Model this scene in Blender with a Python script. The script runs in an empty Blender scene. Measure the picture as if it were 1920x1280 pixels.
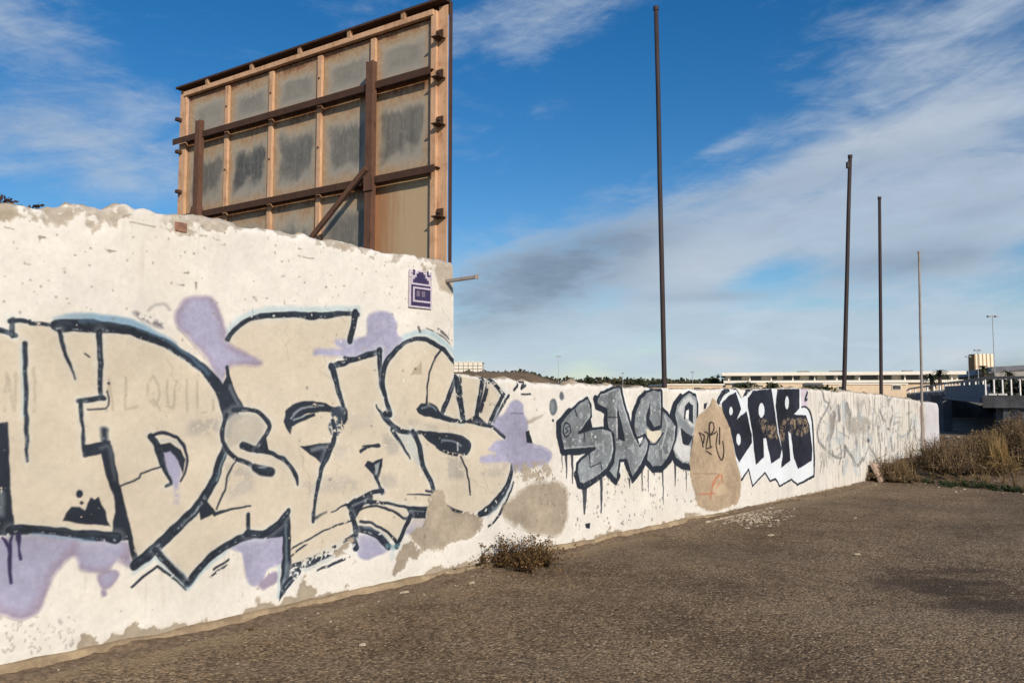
import bpy, math, random
import numpy as np
from math import radians, sin, cos, tan, pi

# ------------------------------------------------------------------ scene, camera, light
random.seed(7)
RNG = np.random.default_rng(11)
SC = bpy.context.scene
COL = SC.collection
H_EYE, F, PX, PY, HOR = 1.6, 1507.0, 960.0, 640.0, 744.0
PITCH = math.atan((HOR - PY) / F)

cam = bpy.data.cameras.new('camera')
cam.sensor_width = 36.0
cam.lens = 36.0 * F / 1920.0
cam.clip_start = 0.05
cam.clip_end = 4000
camo = bpy.data.objects.new('camera', cam)
COL.objects.link(camo)
camo.location = (0, 0, H_EYE)
camo.rotation_euler = (pi / 2 + PITCH, 0, 0)
SC.camera = camo

SUN_EL = radians(25)
SUN_H = np.array([0.39, -0.92]); SUN_H /= np.linalg.norm(SUN_H)
sd = bpy.data.lights.new('sun', 'SUN')
sd.energy = 4.4
sd.angle = radians(0.55)
sd.color = (1.0, 0.86, 0.68)
so = bpy.data.objects.new('sun', sd)
COL.objects.link(so)
from mathutils import Vector
tosun = Vector((SUN_H[0] * cos(SUN_EL), SUN_H[1] * cos(SUN_EL), sin(SUN_EL)))
so.rotation_euler = tosun.to_track_quat('Z', 'Y').to_euler()
so.location = tosun * 60

SC.view_settings.view_transform = 'Standard'
SC.view_settings.look = 'None'
SC.view_settings.exposure = 0.0
SC.view_settings.gamma = 1.0
SC.view_settings.use_curve_mapping = False
SC.cycles.max_bounces = 6
SC.cycles.transparent_max_bounces = 6


class NT:
    """tiny node helper"""
    def __init__(s, tree): s.t = tree; s.n = tree.nodes; s.l = tree.links
    def new(s, ty, **kw):
        n = s.n.new(ty)
        for k, v in kw.items(): setattr(n, k, v)
        return n
    def put(s, sock, v):
        if hasattr(v, 'is_output') or isinstance(v, bpy.types.NodeSocket): s.l.new(v, sock)
        else:
            if sock.type == 'RGBA' and len(v) == 3: v = (*v, 1)
            sock.default_value = v
    def m(s, op, a, b=0.0, c=0.0, clamp=False):
        n = s.new('ShaderNodeMath', operation=op, use_clamp=clamp)
        for i, v in enumerate((a, b, c)): s.put(n.inputs[i], v)
        return n.outputs[0]
    def vm(s, op, a, b=(0, 0, 0)):
        n = s.new('ShaderNodeVectorMath', operation=op)
        s.put(n.inputs[0], a); s.put(n.inputs[1], b)
        return n.outputs[0] if op not in ('DOT_PRODUCT', 'LENGTH') else n.outputs['Value']
    def mix(s, f, a, b, mode='MIX'):
        n = s.new('ShaderNodeMix', data_type='RGBA', blend_type=mode)
        s.put(n.inputs[0], f); s.put(n.inputs[6], a); s.put(n.inputs[7], b)
        return n.outputs[2]
    def noise(s, vec, scale, detail=4, rough=0.55, dist=0.0):
        n = s.new('ShaderNodeTexNoise')
        if vec is not None: s.put(n.inputs['Vector'], vec)
        n.inputs['Scale'].default_value = scale; n.inputs['Detail'].default_value = detail
        n.inputs['Roughness'].default_value = rough; n.inputs['Distortion'].default_value = dist
        return n.outputs['Fac']
    def vor(s, vec, scale, feature='F1', out='Distance', rnd=1.0):
        n = s.new('ShaderNodeTexVoronoi', feature=feature)
        s.put(n.inputs['Vector'], vec); n.inputs['Scale'].default_value = scale
        n.inputs['Randomness'].default_value = rnd
        return n.outputs[out]
    def ramp(s, fac, stops, interp='LINEAR'):
        n = s.new('ShaderNodeValToRGB'); n.color_ramp.interpolation = interp
        el = n.color_ramp.elements
        while len(el) < len(stops): el.new(0.5)
        for e, (p, c) in zip(el, stops):
            e.position = p
            e.color = (*c, 1) if hasattr(c, '__len__') else (c, c, c, 1)
        s.put(n.inputs[0], fac)
        return n.outputs[0]
    def sstep(s, x, a, b):
        n = s.new('ShaderNodeMapRange', interpolation_type='SMOOTHSTEP')
        s.put(n.inputs[0], x); n.inputs[1].default_value = a; n.inputs[2].default_value = b
        return n.outputs[0]
    def scale(s, vec, sc):
        n = s.new('ShaderNodeMapping'); s.put(n.inputs['Vector'], vec); n.inputs['Scale'].default_value = sc
        return n.outputs[0]


def rayd(px, py):
    a = (px - PX) / F; b = (PY - py) / F
    return np.array([a, cos(PITCH) - b * sin(PITCH), sin(PITCH) + b * cos(PITCH)])

# ------------------------------------------------------------------ world
W = bpy.data.worlds.new('World'); SC.world = W; W.use_nodes = True
t = NT(W.node_tree); t.n.clear()
out = t.new('ShaderNodeOutputWorld'); bg = t.new('ShaderNodeBackground')
t.l.new(bg.outputs[0], out.inputs[0])
SKY_STRENGTH = 0.1
bg.inputs[1].default_value = SKY_STRENGTH
sky = t.new('ShaderNodeTexSky', sky_type='NISHITA', sun_disc=False)
sky.sun_elevation = SUN_EL
sky.sun_rotation = math.atan2(SUN_H[0], SUN_H[1])
sky.altitude = 50; sky.air_density = 1.0; sky.dust_density = 0.25; sky.ozone_density = 2.5
co = t.new('ShaderNodeTexCoord').outputs['Generated']
sep = t.new('ShaderNodeSeparateXYZ'); t.l.new(co, sep.inputs[0])
X, Y, Z = sep.outputs
AZ = t.m('ARCTAN2', X, Y); EL = t.m('ARCSINE', Z)

def azel(px, py):
    d = rayd(px, py); d /= np.linalg.norm(d)
    return math.atan2(d[0], d[1]), math.asin(d[2])

def blob(px, py, wx, wy, rot, amp):
    """soft elliptical cloud mass at one direction of the sky (sizes given as angles via photo pixels)"""
    a0, e0 = azel(px, py)
    c, s_ = cos(radians(rot)), sin(radians(rot))
    da = t.m('SUBTRACT', AZ, a0); de = t.m('SUBTRACT', EL, e0)
    u = t.m('ADD', t.m('MULTIPLY', da, c * F / wx), t.m('MULTIPLY', de, s_ * F / wx))
    v = t.m('ADD', t.m('MULTIPLY', da, -s_ * F / wy), t.m('MULTIPLY', de, c * F / wy))
    r2 = t.m('ADD', t.m('MULTIPLY', u, u), t.m('MULTIPLY', v, v))
    g = t.m('EXPONENT', t.m('MULTIPLY', r2, -1.0))
    return t.m('MULTIPLY', g, amp)

def addall(l):
    r = l[0]
    for x in l[1:]: r = t.m('ADD', r, x)
    return r

comb = t.new('ShaderNodeCombineXYZ')
t.l.new(AZ, comb.inputs[0]); t.l.new(t.m('MULTIPLY', EL, 3.2), comb.inputs[1])
AE = comb.outputs[0]
comb2 = t.new('ShaderNodeCombineXYZ')   # streaks tilted up to the right
t.put(comb2.inputs[0], t.m('ADD', t.m('MULTIPLY', AZ, 1.0), t.m('MULTIPLY', EL, 0.35)))
t.put(comb2.inputs[1], t.m('SUBTRACT', t.m('MULTIPLY', EL, 4.5), t.m('MULTIPLY', AZ, 1.5)))
n1 = t.noise(AE, 3.4, 9, 0.55, 0.35)
n2 = t.noise(comb2.outputs[0], 4.6, 10, 0.62, 0.6)
n3 = t.noise(AE, 13.0, 10, 0.68, 0.5)
n4 = t.noise(AE, 7.0, 10, 0.62, 0.15)
fb = addall([t.m('MULTIPLY', n1, 0.24), t.m('MULTIPLY', n2, 0.28), t.m('MULTIPLY', n4, 0.26), t.m('MULTIPLY', n3, 0.22)])

white = addall([
    blob(1010, 15, 240, 62, 14, 0.62),      # streak at the top
    blob(1790, 110, 250, 160, 10, 0.68),    # wisps top right
    blob(1640, 250, 360, 30, 8, 0.42), blob(1350, 278, 150, 20, 12, 0.42),
    blob(1580, 405, 420, 66, 7, 0.92),      # pale bank to the right
    blob(1690, 480, 240, 66, 4, 0.78), blob(1880, 400, 160, 90, 0, 0.4), blob(1560, 320, 330, 30, 8, .5),
    blob(1300, 512, 130, 62, 8, 1.0),      # bright patch beside the tall pole
    blob(1010, 520, 260, 92, 18, 0.9),     # grey mass left of the tall pole
    blob(1230, 605, 380, 44, 4, 0.70), blob(1700, 615, 320, 50, 3, 0.75),
    blob(1400, 700, 1000, 70, 0, 0.85),     # milky band over the horizon
    blob(1340, 672, 70, 20, 0, 0.6), blob(1800, 668, 65, 20, 0, 0.6), blob(960, 690, 90, 14, 0, .4),
    blob(60, 130, 140, 150, 60, 0.28), blob(150, 265, 240, 45, 8, 0.42), blob(30, 30, 90, 60, 0, 0.26),
    blob(300, 345, 300, 45, 0, 0.34),
])
clear = addall([blob(1430, 525, 80, 30, 5, 0.55), blob(1330, 180, 300, 110, 10, 0.22), blob(1100, 330, 240, 70, 12, 0.22), blob(1915, 468, 50, 20, 0, .6), blob(1500, 575, 200, 14, 0, .25)])
# the rest of the dome carries the same broken cover
ahead = t.sstep(Y, -0.2, 0.75)
base = t.m('MULTIPLY', t.m('SUBTRACT', 1.0, ahead), 0.33)
dens = t.m('ADD', t.m('ADD', white, base), t.m('MULTIPLY', t.m('SUBTRACT', fb, 0.5), 3.6))
dens = t.m('SUBTRACT', dens, clear)
alpha = t.m('MULTIPLY', t.sstep(dens, 0.0, 1.05), 0.92)
# thick cores turn grey
dark = addall([blob(1000, 530, 300, 84, 16, 0.9), blob(1120, 470, 160, 40, 16, .4), blob(1700, 492, 180, 38, 4, 0.75), blob(1540, 330, 260, 22, 6, 0.3),
               blob(1350, 556, 120, 14, 0, 0.5), blob(70, 190, 160, 60, 20, 0.3), blob(1890, 692, 90, 22, 0, 0.7), blob(1840, 395, 70, 18, 5, .4)])
dark = t.m('MULTIPLY', dark, t.m('ADD', -.3, t.m('ADD', t.m('MULTIPLY', n4, 1.3), t.m('MULTIPLY', n3, 1.2))))
dark = t.m('MULTIPLY', t.sstep(dark, 0.0, 1.25), .92)
SKYC = sky.outputs[0]
hs = t.new('ShaderNodeHueSaturation'); hs.inputs['Saturation'].default_value = 1.40; hs.inputs['Value'].default_value = 1.03
hs.inputs['Hue'].default_value = 0.504
t.l.new(SKYC, hs.inputs['Color'])
rim = t.m('ADD', .74, t.m('MULTIPLY', t.m('ADD', n3, t.m('MULTIPLY', n2, .6)), .33))
puff = addall([blob(1340, 676, 60, 16, 0, 1.0), blob(1800, 670, 60, 16, 0, .9), blob(950, 692, 90, 12, 0, .7), blob(1310, 500, 110, 40, 0, .5), blob(1690, 250, 200, 24, 8, .4)])
lit = t.mix(t.sstep(EL, 0.02, 0.28), (4.9, 5.95, 7.0), (4.2, 5.05, 6.2))
lit = t.vm('SCALE', lit); lit.node.inputs['Scale'].default_value = 1.0; t.l.new(rim, lit.node.inputs['Scale'])
grey = (1.85, 2.45, 3.3)
ccol = t.mix(t.m('MULTIPLY', puff, t.m('ADD', .2, n3), clamp=True), t.mix(dark, lit, grey), (6.4, 6.7, 7.1))
fin = t.mix(alpha, hs.outputs[0], ccol)
t.l.new(fin, bg.inputs[0])
# ------------------------------------------------------------------ wall frame and its painted face
WD = np.array([0.6746, 0.7382]); WD /= np.linalg.norm(WD)      # along the wall, away from the camera
WN = np.array([WD[1], -WD[0]])                                  # out of the painted face
WOFF = 5.38                                                     # camera to wall face
PPM = 240
S0, S1, Z1 = -2.6, 20.7, 3.12
TW, TH = int((S1 - S0) * PPM), int(Z1 * PPM)

def wp(px, py):
    """photo pixel -> (s, z) on the wall face"""
    d = rayd(px, py)
    k = -WOFF / (WN[0] * d[0] + WN[1] * d[1])
    return (WD[0] * d[0] + WD[1] * d[1]) * k, H_EYE + k * d[2]

def wpk(px, py):
    d = rayd(px, py); return -WOFF / (WN[0] * d[0] + WN[1] * d[1]) / F

def wall3(s, z, off=0.0):
    p = WD * s - WN * WOFF + WN * off
    return (p[0], p[1], z)

TOP_T = [(-160, 376), (-60, 380), (0, 378), (30, 380), (59, 386), (85, 390), (114, 385), (131, 378), (166, 382), (188, 386), (219, 381), (236, 380), (258, 386), (306, 396), (350, 405), (416, 413), (515, 430), (609, 446), (695, 463), (750, 474), (800, 482), (860, 494)]
TOP_L = [(840, 698), (860, 701), (900, 706), (1000, 715), (1060, 719), (1160, 723), (1240, 727), (1340, 729), (1500, 728), (1560, 732), (1600, 734), (1660, 741), (1740, 753), (1770, 757)]

def vnoise(shape, cell, seed):
    """smooth value noise, cell size in texels (or a pair)"""
    cy, cx = (cell, cell) if not hasattr(cell, '__len__') else cell
    r = np.random.default_rng(seed)
    h, w = shape
    g = r.random((int(h / cy) + 3, int(w / cx) + 3), dtype=np.float32)
    y = np.arange(h, dtype=np.float32) / cy; x = np.arange(w, dtype=np.float32) / cx
    yi = y.astype(int); xi = x.astype(int)
    fy = y - yi; fx = x - xi
    fy = fy * fy * (3 - 2 * fy); fx = fx * fx * (3 - 2 * fx)
    a = g[yi][:, xi] * (1 - fx) + g[yi][:, xi + 1] * fx
    b = g[yi + 1][:, xi] * (1 - fx) + g[yi + 1][:, xi + 1] * fx
    return a * (1 - fy)[:, None] + b * fy[:, None]

def fbm(cell, seed, oc=4, rough=0.55):
    o = 0; a = 1; tot = 0
    c = np.array(cell if hasattr(cell, '__len__') else (cell, cell), float)
    for i in range(oc):
        if c.min() < 1.2: break
        o = o + a * vnoise((TH, TW), tuple(c), seed + i); tot += a
        a *= rough; c = c / 2
    return o / tot

LIGHT = np.array([1.38, 1.26, 1.10])
def C(r, g, b):
    """photo colour of a sunlit surface -> its own base colour (sRGB 0..1)"""
    c = np.array([r, g, b]) / 255.0
    lin = np.where(c <= 0.04045, c / 12.92, ((c + 0.055) / 1.055) ** 2.4) / LIGHT
    return np.where(lin <= 0.0031308, lin * 12.92, 1.055 * np.clip(lin, 0, 1) ** (1 / 2.4) - 0.055).astype(np.float32)

NA = fbm(90, 1, 5)          # 40 cm and down
NB = fbm(16, 20, 4)         # 7 cm and down
NC = fbm(5, 40, 2)          # 2 cm
NV = fbm((120, 5), 60, 2)   # vertical runs
NL = fbm(300, 80, 3)
SS = (np.arange(TW, dtype=np.float32) / PPM + S0)[None, :]
ZZ = (np.arange(TH, dtype=np.float32) / PPM)[:, None]
WX = (vnoise((TH, TW), 14, 5) - 0.5) * 0.012 + (vnoise((TH, TW), 4, 6) - 0.5) * 0.0025
WZ = (vnoise((TH, TW), 14, 7) - 0.5) * 0.012 + (vnoise((TH, TW), 4, 8) - 0.5) * 0.0025
XW = SS + WX; ZW = ZZ + WZ
chipn = NB * 0.6 + NC * 0.4
IMG = np.empty((TH, TW, 3), np.float32)
IMG[:] = C(246, 235, 218)
HGT = np.full((TH, TW), 0.6, np.float32)

def sub(pts, pad):
    a = np.array(pts)
    x0 = max(0, int((a[:, 0].min() - pad - S0) * PPM)); x1 = min(TW, int((a[:, 0].max() + pad - S0) * PPM) + 2)
    y0 = max(0, int((a[:, 1].min() - pad) * PPM)); y1 = min(TH, int((a[:, 1].max() + pad) * PPM) + 2)
    return slice(y0, max(y1, y0)), slice(x0, max(x1, x0))

def cr(pts, closed=False, n=6):
    """Catmull-Rom through points (any dimension)"""
    P = np.array(pts, float); N = len(P)
    if N < 3: return P
    idx = (lambda i: P[i % N]) if closed else (lambda i: P[min(max(i, 0), N - 1)])
    o = []
    for i in range(N if closed else N - 1):
        a, b, c, d = idx(i - 1), idx(i), idx(i + 1), idx(i + 2)
        for k in range(n):
            u = k / n
            o.append(0.5 * (2 * b + (c - a) * u + (2 * a - 5 * b + 4 * c - d) * u * u + (3 * b - a - 3 * c + d) * u ** 3))
    if not closed: o.append(P[-1])
    return np.array(o)

def poly_alpha(poly, sl, soft, rag=0.0):
    x = XW[sl]; y = ZW[sl]
    ins = np.zeros(x.shape, bool); d2 = np.full(x.shape, 1e9, np.float32)
    n = len(poly)
    for i in range(n):
        ax, ay = poly[i]; bx, by = poly[(i + 1) % n]
        dx, dy = bx - ax, by - ay
        L = dx * dx + dy * dy
        if L < 1e-12: continue
        u = np.clip(((x - ax) * dx + (y - ay) * dy) / L, 0, 1)
        np.minimum(d2, (x - ax - u * dx) ** 2 + (y - ay - u * dy) ** 2, out=d2)
        if dy != 0:
            ins ^= ((y < ay) != (y < by)) & (x < (y - ay) * dx / dy + ax)
    d = np.sqrt(d2)
    d = np.where(ins, d, -d)
    if rag: d = d + rag * (chipn[sl] * .8 + NA[sl] * .6 - .7)
    return np.clip(0.5 + d / soft, 0, 1)

def stroke_alpha(pts, wid, sl, soft):
    x = XW[sl]; y = ZW[sl]
    best = np.full(x.shape, 1e9, np.float32)
    for i in range(len(pts) - 1):
        ax, ay = pts[i]; bx, by = pts[i + 1]
        dx, dy = bx - ax, by - ay
        L = dx * dx + dy * dy + 1e-12
        u = np.clip(((x - ax) * dx + (y - ay) * dy) / L, 0, 1)
        d = np.sqrt((x - ax - u * dx) ** 2 + (y - ay - u * dy) ** 2) - 0.5 * (wid[i] + (wid[i + 1] - wid[i]) * u)
        np.minimum(best, d, out=best)
    return np.clip(0.5 - best / soft, 0, 1)

def lay(sl, a, col, op, chip, tex, h=None):
    if a.size == 0: return
    a = a * op
    if chip: a = a * np.clip((chipn[sl] - chip) * 14 + 0.5, 0, 1)
    base = np.asarray(col, np.float32)[None, None, :]
    if tex: base = base * (1 + tex * (NB[sl][..., None] * 0.4 + NA[sl][..., None] * 1.1 + NC[sl][..., None] * .3 - 0.9))
    IMG[sl] += (base - IMG[sl]) * a[..., None]
    if h is not None: HGT[sl] += (h - HGT[sl]) * a

def Fp(px, col, soft=2.0, op=1.0, chip=0.0, tex=0.12, smooth=False, h=None, rag=0.0):
    """filled shape, outline in photo pixels; soft = edge width in mm*2"""
    p = np.array([wp(*q) for q in (cr(px, True, 5) if smooth else px)])
    sl = sub(p, soft * 0.008 + rag)
    lay(sl, poly_alpha(p, sl, soft * 0.005, rag), col, op, chip, tex, h)

def St(px, w, col, soft=2.0, op=1.0, chip=0.0, tex=0.15, smooth=True):
    """brush or spray line; w = width(s) in photo pixels"""
    w = [w] * len(px) if not hasattr(w, '__len__') else list(w) + [w[-1]] * (len(px) - len(w))
    q = np.array([(x, y, ww) for (x, y), ww in zip(px, w)], float)
    if smooth and len(q) > 2: q = cr(q, False, 5)
    p = [wp(a[0], a[1]) for a in q]
    wm = []
    for i, a in enumerate(q):      # width seen across the line -> width on the wall
        tx, ty = q[min(i + 1, len(q) - 1)][:2] - q[max(i - 1, 0)][:2]
        L = math.hypot(tx, ty) + 1e-9; nx, ny = -ty / L, tx / L
        a0, a1 = np.array(wp(a[0] - nx, a[1] - ny)), np.array(wp(a[0] + nx, a[1] + ny)); tw_ = np.array(wp(a[0] + tx / L, a[1] + ty / L)) - np.array(p[i])
        tw_ /= np.linalg.norm(tw_) + 1e-12; dd = (a1 - a0) / 2
        wm.append(max(0.6, a[2]) * abs(dd[0] * tw_[1] - dd[1] * tw_[0]))
    sl = sub(p, max(wm) + soft * 0.008)
    lay(sl, stroke_alpha(p, wm, sl, soft * 0.005), col, op, chip, tex)

def El(cx, cy, rx, ry, col, **k):
    Fp([(cx + rx * cos(a), cy + ry * sin(a)) for a in np.linspace(0, 2 * pi, 14)[:-1]], col, **k)

# --- lime paint, dirt and cracks on the bare wall
PLAST = C(181, 165, 143)
IMG *= (1 + 0.08 * (NA - 0.5) + 0.03 * (NB - 0.5) + 0.03 * (NC - .5))[..., None]
d = np.clip((NL - 0.52) * 5, 0, 1)[..., None] * 0.35
IMG += (C(236, 220, 196) - IMG) * d
far = np.clip((SS - 9.0) / 4.0, 0, 1) * np.ones_like(ZZ)        # the far end is greyer and streaked
IMG += (C(214, 205, 190) - IMG) * (0.42 * far * np.clip((NV - 0.36) * 3.2, 0, 1))[..., None]
IMG += (C(120, 114, 108) - IMG) * (0.6 * np.clip((SS - 11.5) / 3, 0, 1) * np.clip((NV - 0.62) * 7, 0, 1) * np.clip((NA - .42) * 6, 0, 1))[..., None]
sp = np.clip((vnoise((TH, TW), 7, 91) - 0.90) * 14, 0, 1) * np.clip((NA - 0.46) * 7, 0, 1)
IMG += (C(150, 140, 126) - IMG) * (sp * 0.8)[..., None]
IMG += (C(210, 196, 172) - IMG) * (np.clip((NV - .64) * 6, 0, 1) * np.clip((NL - .45) * 4, 0, 1) * .35)[..., None]

CR = C(224, 207, 181)      # cream letter fill
BK = C(47, 52, 61); BK2 = C(62, 70, 80)
LI = C(176, 170, 189); LI2 = C(166, 151, 166)
TL = C(176, 203, 208); BL = C(120, 160, 188)
WH = C(246, 240, 230)
GR = C(140, 143, 143); GR2 = C(112, 118, 120)
TAN = C(178, 161, 138)

# ---------------------------------------------------------------- large cream piece
BIG = [(-60, 622), (0, 626), (28, 640), (26, 606), (108, 612), (160, 611), (230, 618), (290, 634), (345, 662), (390, 700), (418, 738),
       (432, 722), (424, 680), (425, 650), (432, 628), (455, 606), (490, 595), (560, 592), (660, 590), (662, 605), (655, 650), (632, 672), (622, 690),
       (712, 660), (718, 690), (724, 672), (745, 647), (780, 637), (812, 640), (853, 682), (853, 706), (868, 707), (908, 712), (932, 716), (944, 740),
       (917, 800), (945, 818), (965, 850), (958, 890), (935, 938), (890, 962), (830, 952), (800, 952), (780, 966), (748, 1020), (720, 1000), (690, 985),
       (668, 990), (664, 1006), (620, 1035), (545, 1066), (538, 965), (520, 985), (490, 1004), (455, 1007), (420, 1025), (385, 1055), (352, 1092),
       (320, 1062), (295, 1035), (258, 1060), (240, 1006), (222, 1000), (22, 992), (-60, 985)]
for dx, dy in ((-4, -9), (4, -10)):
    St([(105, 600), (140, 595), (200, 597), (245, 606), (285, 622), (330, 645)], [9, 12, 12, 12, 9, 4], BL, soft=5, op=.55)
St([(424, 628), (445, 604), (470, 590), (510, 582), (580, 581), (672, 580)], 9, TL, soft=9, op=.7)
St([(745, 640), (780, 626), (815, 630), (850, 660)], 10, TL, soft=7, op=.75)
St([(255, 588), (270, 597), (290, 606), (308, 613)], [7, 12, 11, 8], C(95, 92, 100), soft=6, op=.7, chip=.42)
St([(278, 582), (290, 572), (308, 571), (318, 582)], 4, C(150, 145, 140), soft=5, op=.6)
# lilac clouds under the piece
Fp([(-70, 1005), (0, 1010), (60, 1003), (150, 1008), (235, 1015), (246, 1050), (250, 1066), (232, 1060), (217, 1047), (203, 1070), (175, 1073), (150, 1068),
    (146, 1048), (132, 1045), (112, 1065), (95, 1090), (85, 1120), (70, 1148), (40, 1163), (0, 1152), (-70, 1120)], LI2, soft=6, smooth=True, tex=.2)
Fp([(-70, 1005), (0, 1010), (60, 1006), (120, 1012), (130, 1025), (100, 1060), (80, 1095), (65, 1128), (38, 1148), (0, 1135), (-70, 1100)], LI, soft=12, smooth=True, tex=.2)
Fp([(150, 1012), (235, 1020), (205, 1060), (165, 1065), (150, 1055)], LI, soft=10, smooth=True)
Fp([(182, 1080), (195, 1070), (215, 1068), (222, 1078), (213, 1095), (198, 1106), (188, 1101)], LI2, soft=4, smooth=True)
Fp([(188, 1082), (200, 1074), (214, 1074), (208, 1092), (196, 1100)], LI, soft=7, smooth=True)
El(194, 1112, 6, 6, LI2, soft=4)
Fp([(430, 1027), (455, 1010), (490, 1005), (528, 998), (532, 1050), (515, 1060), (500, 1070), (490, 1092), (477, 1098), (464, 1090), (458, 1062), (450, 1036)], LI, soft=4, smooth=True, tex=.25)
Fp([(484, 1097), (500, 1080), (518, 1072), (521, 1088), (505, 1101), (492, 1106)], LI2, soft=4, smooth=True)
Fp([(664, 1010), (680, 1003), (700, 1005), (715, 1015), (728, 1030), (722, 1037), (705, 1043), (692, 1050), (678, 1046), (670, 1036)], LI, soft=4, smooth=True)
Fp([(770, 970), (803, 972), (797, 992), (772, 1002), (758, 1000)], LI, soft=5)
Fp([(853, 728), (870, 785), (833, 780)], LI, soft=3)
Fp(BIG, CR, soft=2.5, tex=.07)
St([(8, 806), (8, 850)], 7, C(190, 195, 190), soft=6, op=.5)
for _ in range(90):     # uneven coats in the fill
    x = RNG.uniform(-20, 900); y = RNG.uniform(620, 1000); r1 = RNG.uniform(8, 46)
    El(x, y, r1, r1 * RNG.uniform(.5, 1.6), [C(231, 215, 190), C(214, 196, 168), C(226, 205, 176), C(208, 192, 170)][RNG.integers(0, 4)], soft=40, op=RNG.uniform(.12, .4), rag=.06)
# grey rubbing and older paint showing through the fill
for pl, o in (([(355, 790), (418, 778), (412, 812), (352, 818)], .4), ([(590, 895), (640, 890), (668, 900), (668, 918), (600, 925), (565, 932), (563, 905)], .3),
              ([(625, 835), (660, 835), (662, 862), (630, 864)], .3), ([(716, 815), (748, 822), (752, 850), (728, 855)], .42), ([(838, 858), (870, 858), (870, 898), (838, 898)], .5),
              ([(905, 870), (955, 868), (942, 895), (900, 893)], .35), ([(715, 890), (742, 890), (745, 912), (715, 918)], .35), ([(735, 780), (790, 790), (830, 800), (820, 812), (760, 805)], .3),
              ([(640, 780), (700, 770), (702, 800), (650, 812)], .2), ([(425, 870), (470, 880), (478, 920), (428, 940)], .35), ([(60, 870), (180, 880), (170, 930), (70, 920)], .12)):
    Fp(pl, C(150, 145, 138), soft=10, op=o, chip=.44, tex=.4)
for a in ([(200, 772), (206, 712), (212, 770)], [(236, 708), (235, 768), (257, 762)], [(288, 705), (277, 722), (276, 745), (288, 762), (298, 745), (296, 722), (288, 705)],
          [(285, 748), (300, 768)], [(312, 715), (314, 762), (324, 766), (330, 715)], [(350, 712), (350, 772)], [(370, 705), (370, 776), (386, 773)],
          [(398, 770), (404, 715), (410, 760)], [(64, 690), (66, 772)], [(10, 770), (12, 700), (26, 770), (28, 700)], [(160, 664), (168, 669)]):
    St(a, 4, C(172, 156, 134), soft=3, op=.55, chip=.38, smooth=False)
for a in ([(560, 783), (575, 773)], [(160, 664), (168, 669)]): St(a, 3, BK, op=.8)
El(205, 719, 2.6, 2.6, BK)
# lilac clouds over the top of the piece
Fp([(332, 612), (330, 585), (345, 562), (375, 555), (397, 558), (410, 580), (420, 610), (425, 625), (430, 645), (457, 660), (490, 678), (480, 688),
    (445, 684), (430, 690), (422, 700), (415, 720), (400, 702), (388, 675), (362, 645), (346, 625)], LI2, soft=7, smooth=True, tex=.2)
Fp([(340, 612), (340, 586), (352, 568), (375, 562), (392, 566), (402, 585), (415, 625), (425, 655), (470, 675), (440, 678), (420, 690), (413, 705), (395, 670), (365, 635)], LI, soft=9, smooth=True, tex=.2)
Fp([(688, 627), (690, 597), (702, 587), (720, 583), (737, 591), (743, 607), (746, 627), (755, 638), (738, 660), (722, 682), (716, 690), (716, 660), (695, 663), (665, 673),
    (645, 670), (592, 667), (588, 660), (600, 655), (640, 655), (630, 650), (628, 637), (650, 637), (670, 635)], LI, soft=6, smooth=True, tex=.25)
for x0, x1, y0, y1, n_ in ((345, 405, 575, 680, 26), (695, 742, 592, 655, 18), (2, 110, 1015, 1120, 40), (160, 230, 1025, 1065, 14), (455, 525, 1015, 1075, 18), (675, 722, 1010, 1040, 8)):
    for _ in range(n_):
        x, y = RNG.uniform(x0, x1), RNG.uniform(y0, y1); L = RNG.uniform(6, 26)
        if y0 > 1000 and x0 < 10 and y > 1140 - .9 * max(x - 40, 0): continue
        St([(x, y), (min(x + L * .5, x1), y + RNG.uniform(-3, 1)), (min(x + L, x1 + 4), y + RNG.uniform(-5, 1))], [1, RNG.uniform(2, 5), 1], [C(190, 184, 202), C(166, 160, 182), C(178, 168, 184)][RNG.integers(0, 3)], soft=6, op=.4, chip=.38)
for a in ([(700, 612), (722, 603)], [(698, 622), (730, 608)], [(700, 650), (722, 630)]): St(a, 4, C(192, 186, 200), soft=6, op=.5)

# --- dark outlines
def K(px, w, chip=.26, soft=2.0, smooth=True, col=None):
    ww = list(w) if hasattr(w, '__len__') else [w]
    big = col is None and max(ww) >= 7.5
    if big: St(px, [x + 8 for x in ww], C(222, 226, 220), soft=9, op=.34, smooth=smooth)
    St(px, w, BK if col is None else col, soft=soft, chip=chip, smooth=smooth, tex=.35)
    if big:     # dry streaks left by the can along the thick lines
        St([(x + .12 * max(ww), y - .16 * max(ww)) for x, y in px], [.2 * x for x in ww], C(100, 116, 122), soft=5, op=.34, chip=.45, smooth=smooth)
        St([(x - .1 * max(ww), y + .2 * max(ww)) for x, y in px], [.16 * x for x in ww], C(196, 200, 196), soft=2, op=.7, chip=.60, smooth=smooth)
def KF(px, chip=.27, soft=2.0, smooth=False, col=None): Fp(px, BK if col is None else col, soft=soft, chip=chip, smooth=smooth, tex=.35)
K([(-20, 612), (0, 619), (28, 630)], 10); K([(24, 599), (23, 632)], 9, smooth=False); K([(20, 602), (55, 604)], 9, .36); K([(58, 608), (106, 612)], 7, .42)
K([(106, 612), (160, 611), (200, 614), (240, 620), (275, 630), (310, 645), (345, 666), (375, 688), (400, 713), (416, 740), (432, 775)],
  [23, 24, 22, 18, 17, 16, 16, 16, 18, 22, 32], .27)
St([(150, 602), (200, 602), (245, 611), (285, 625), (330, 650), (360, 672), (390, 702)], 3, BL, soft=6, op=.6)
K([(110, 622), (120, 655), (130, 685), (142, 713)], [8, 7, 5, 1.5]); K([(187, 622), (188, 680), (190, 745)], [12, 10, 8])
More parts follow.
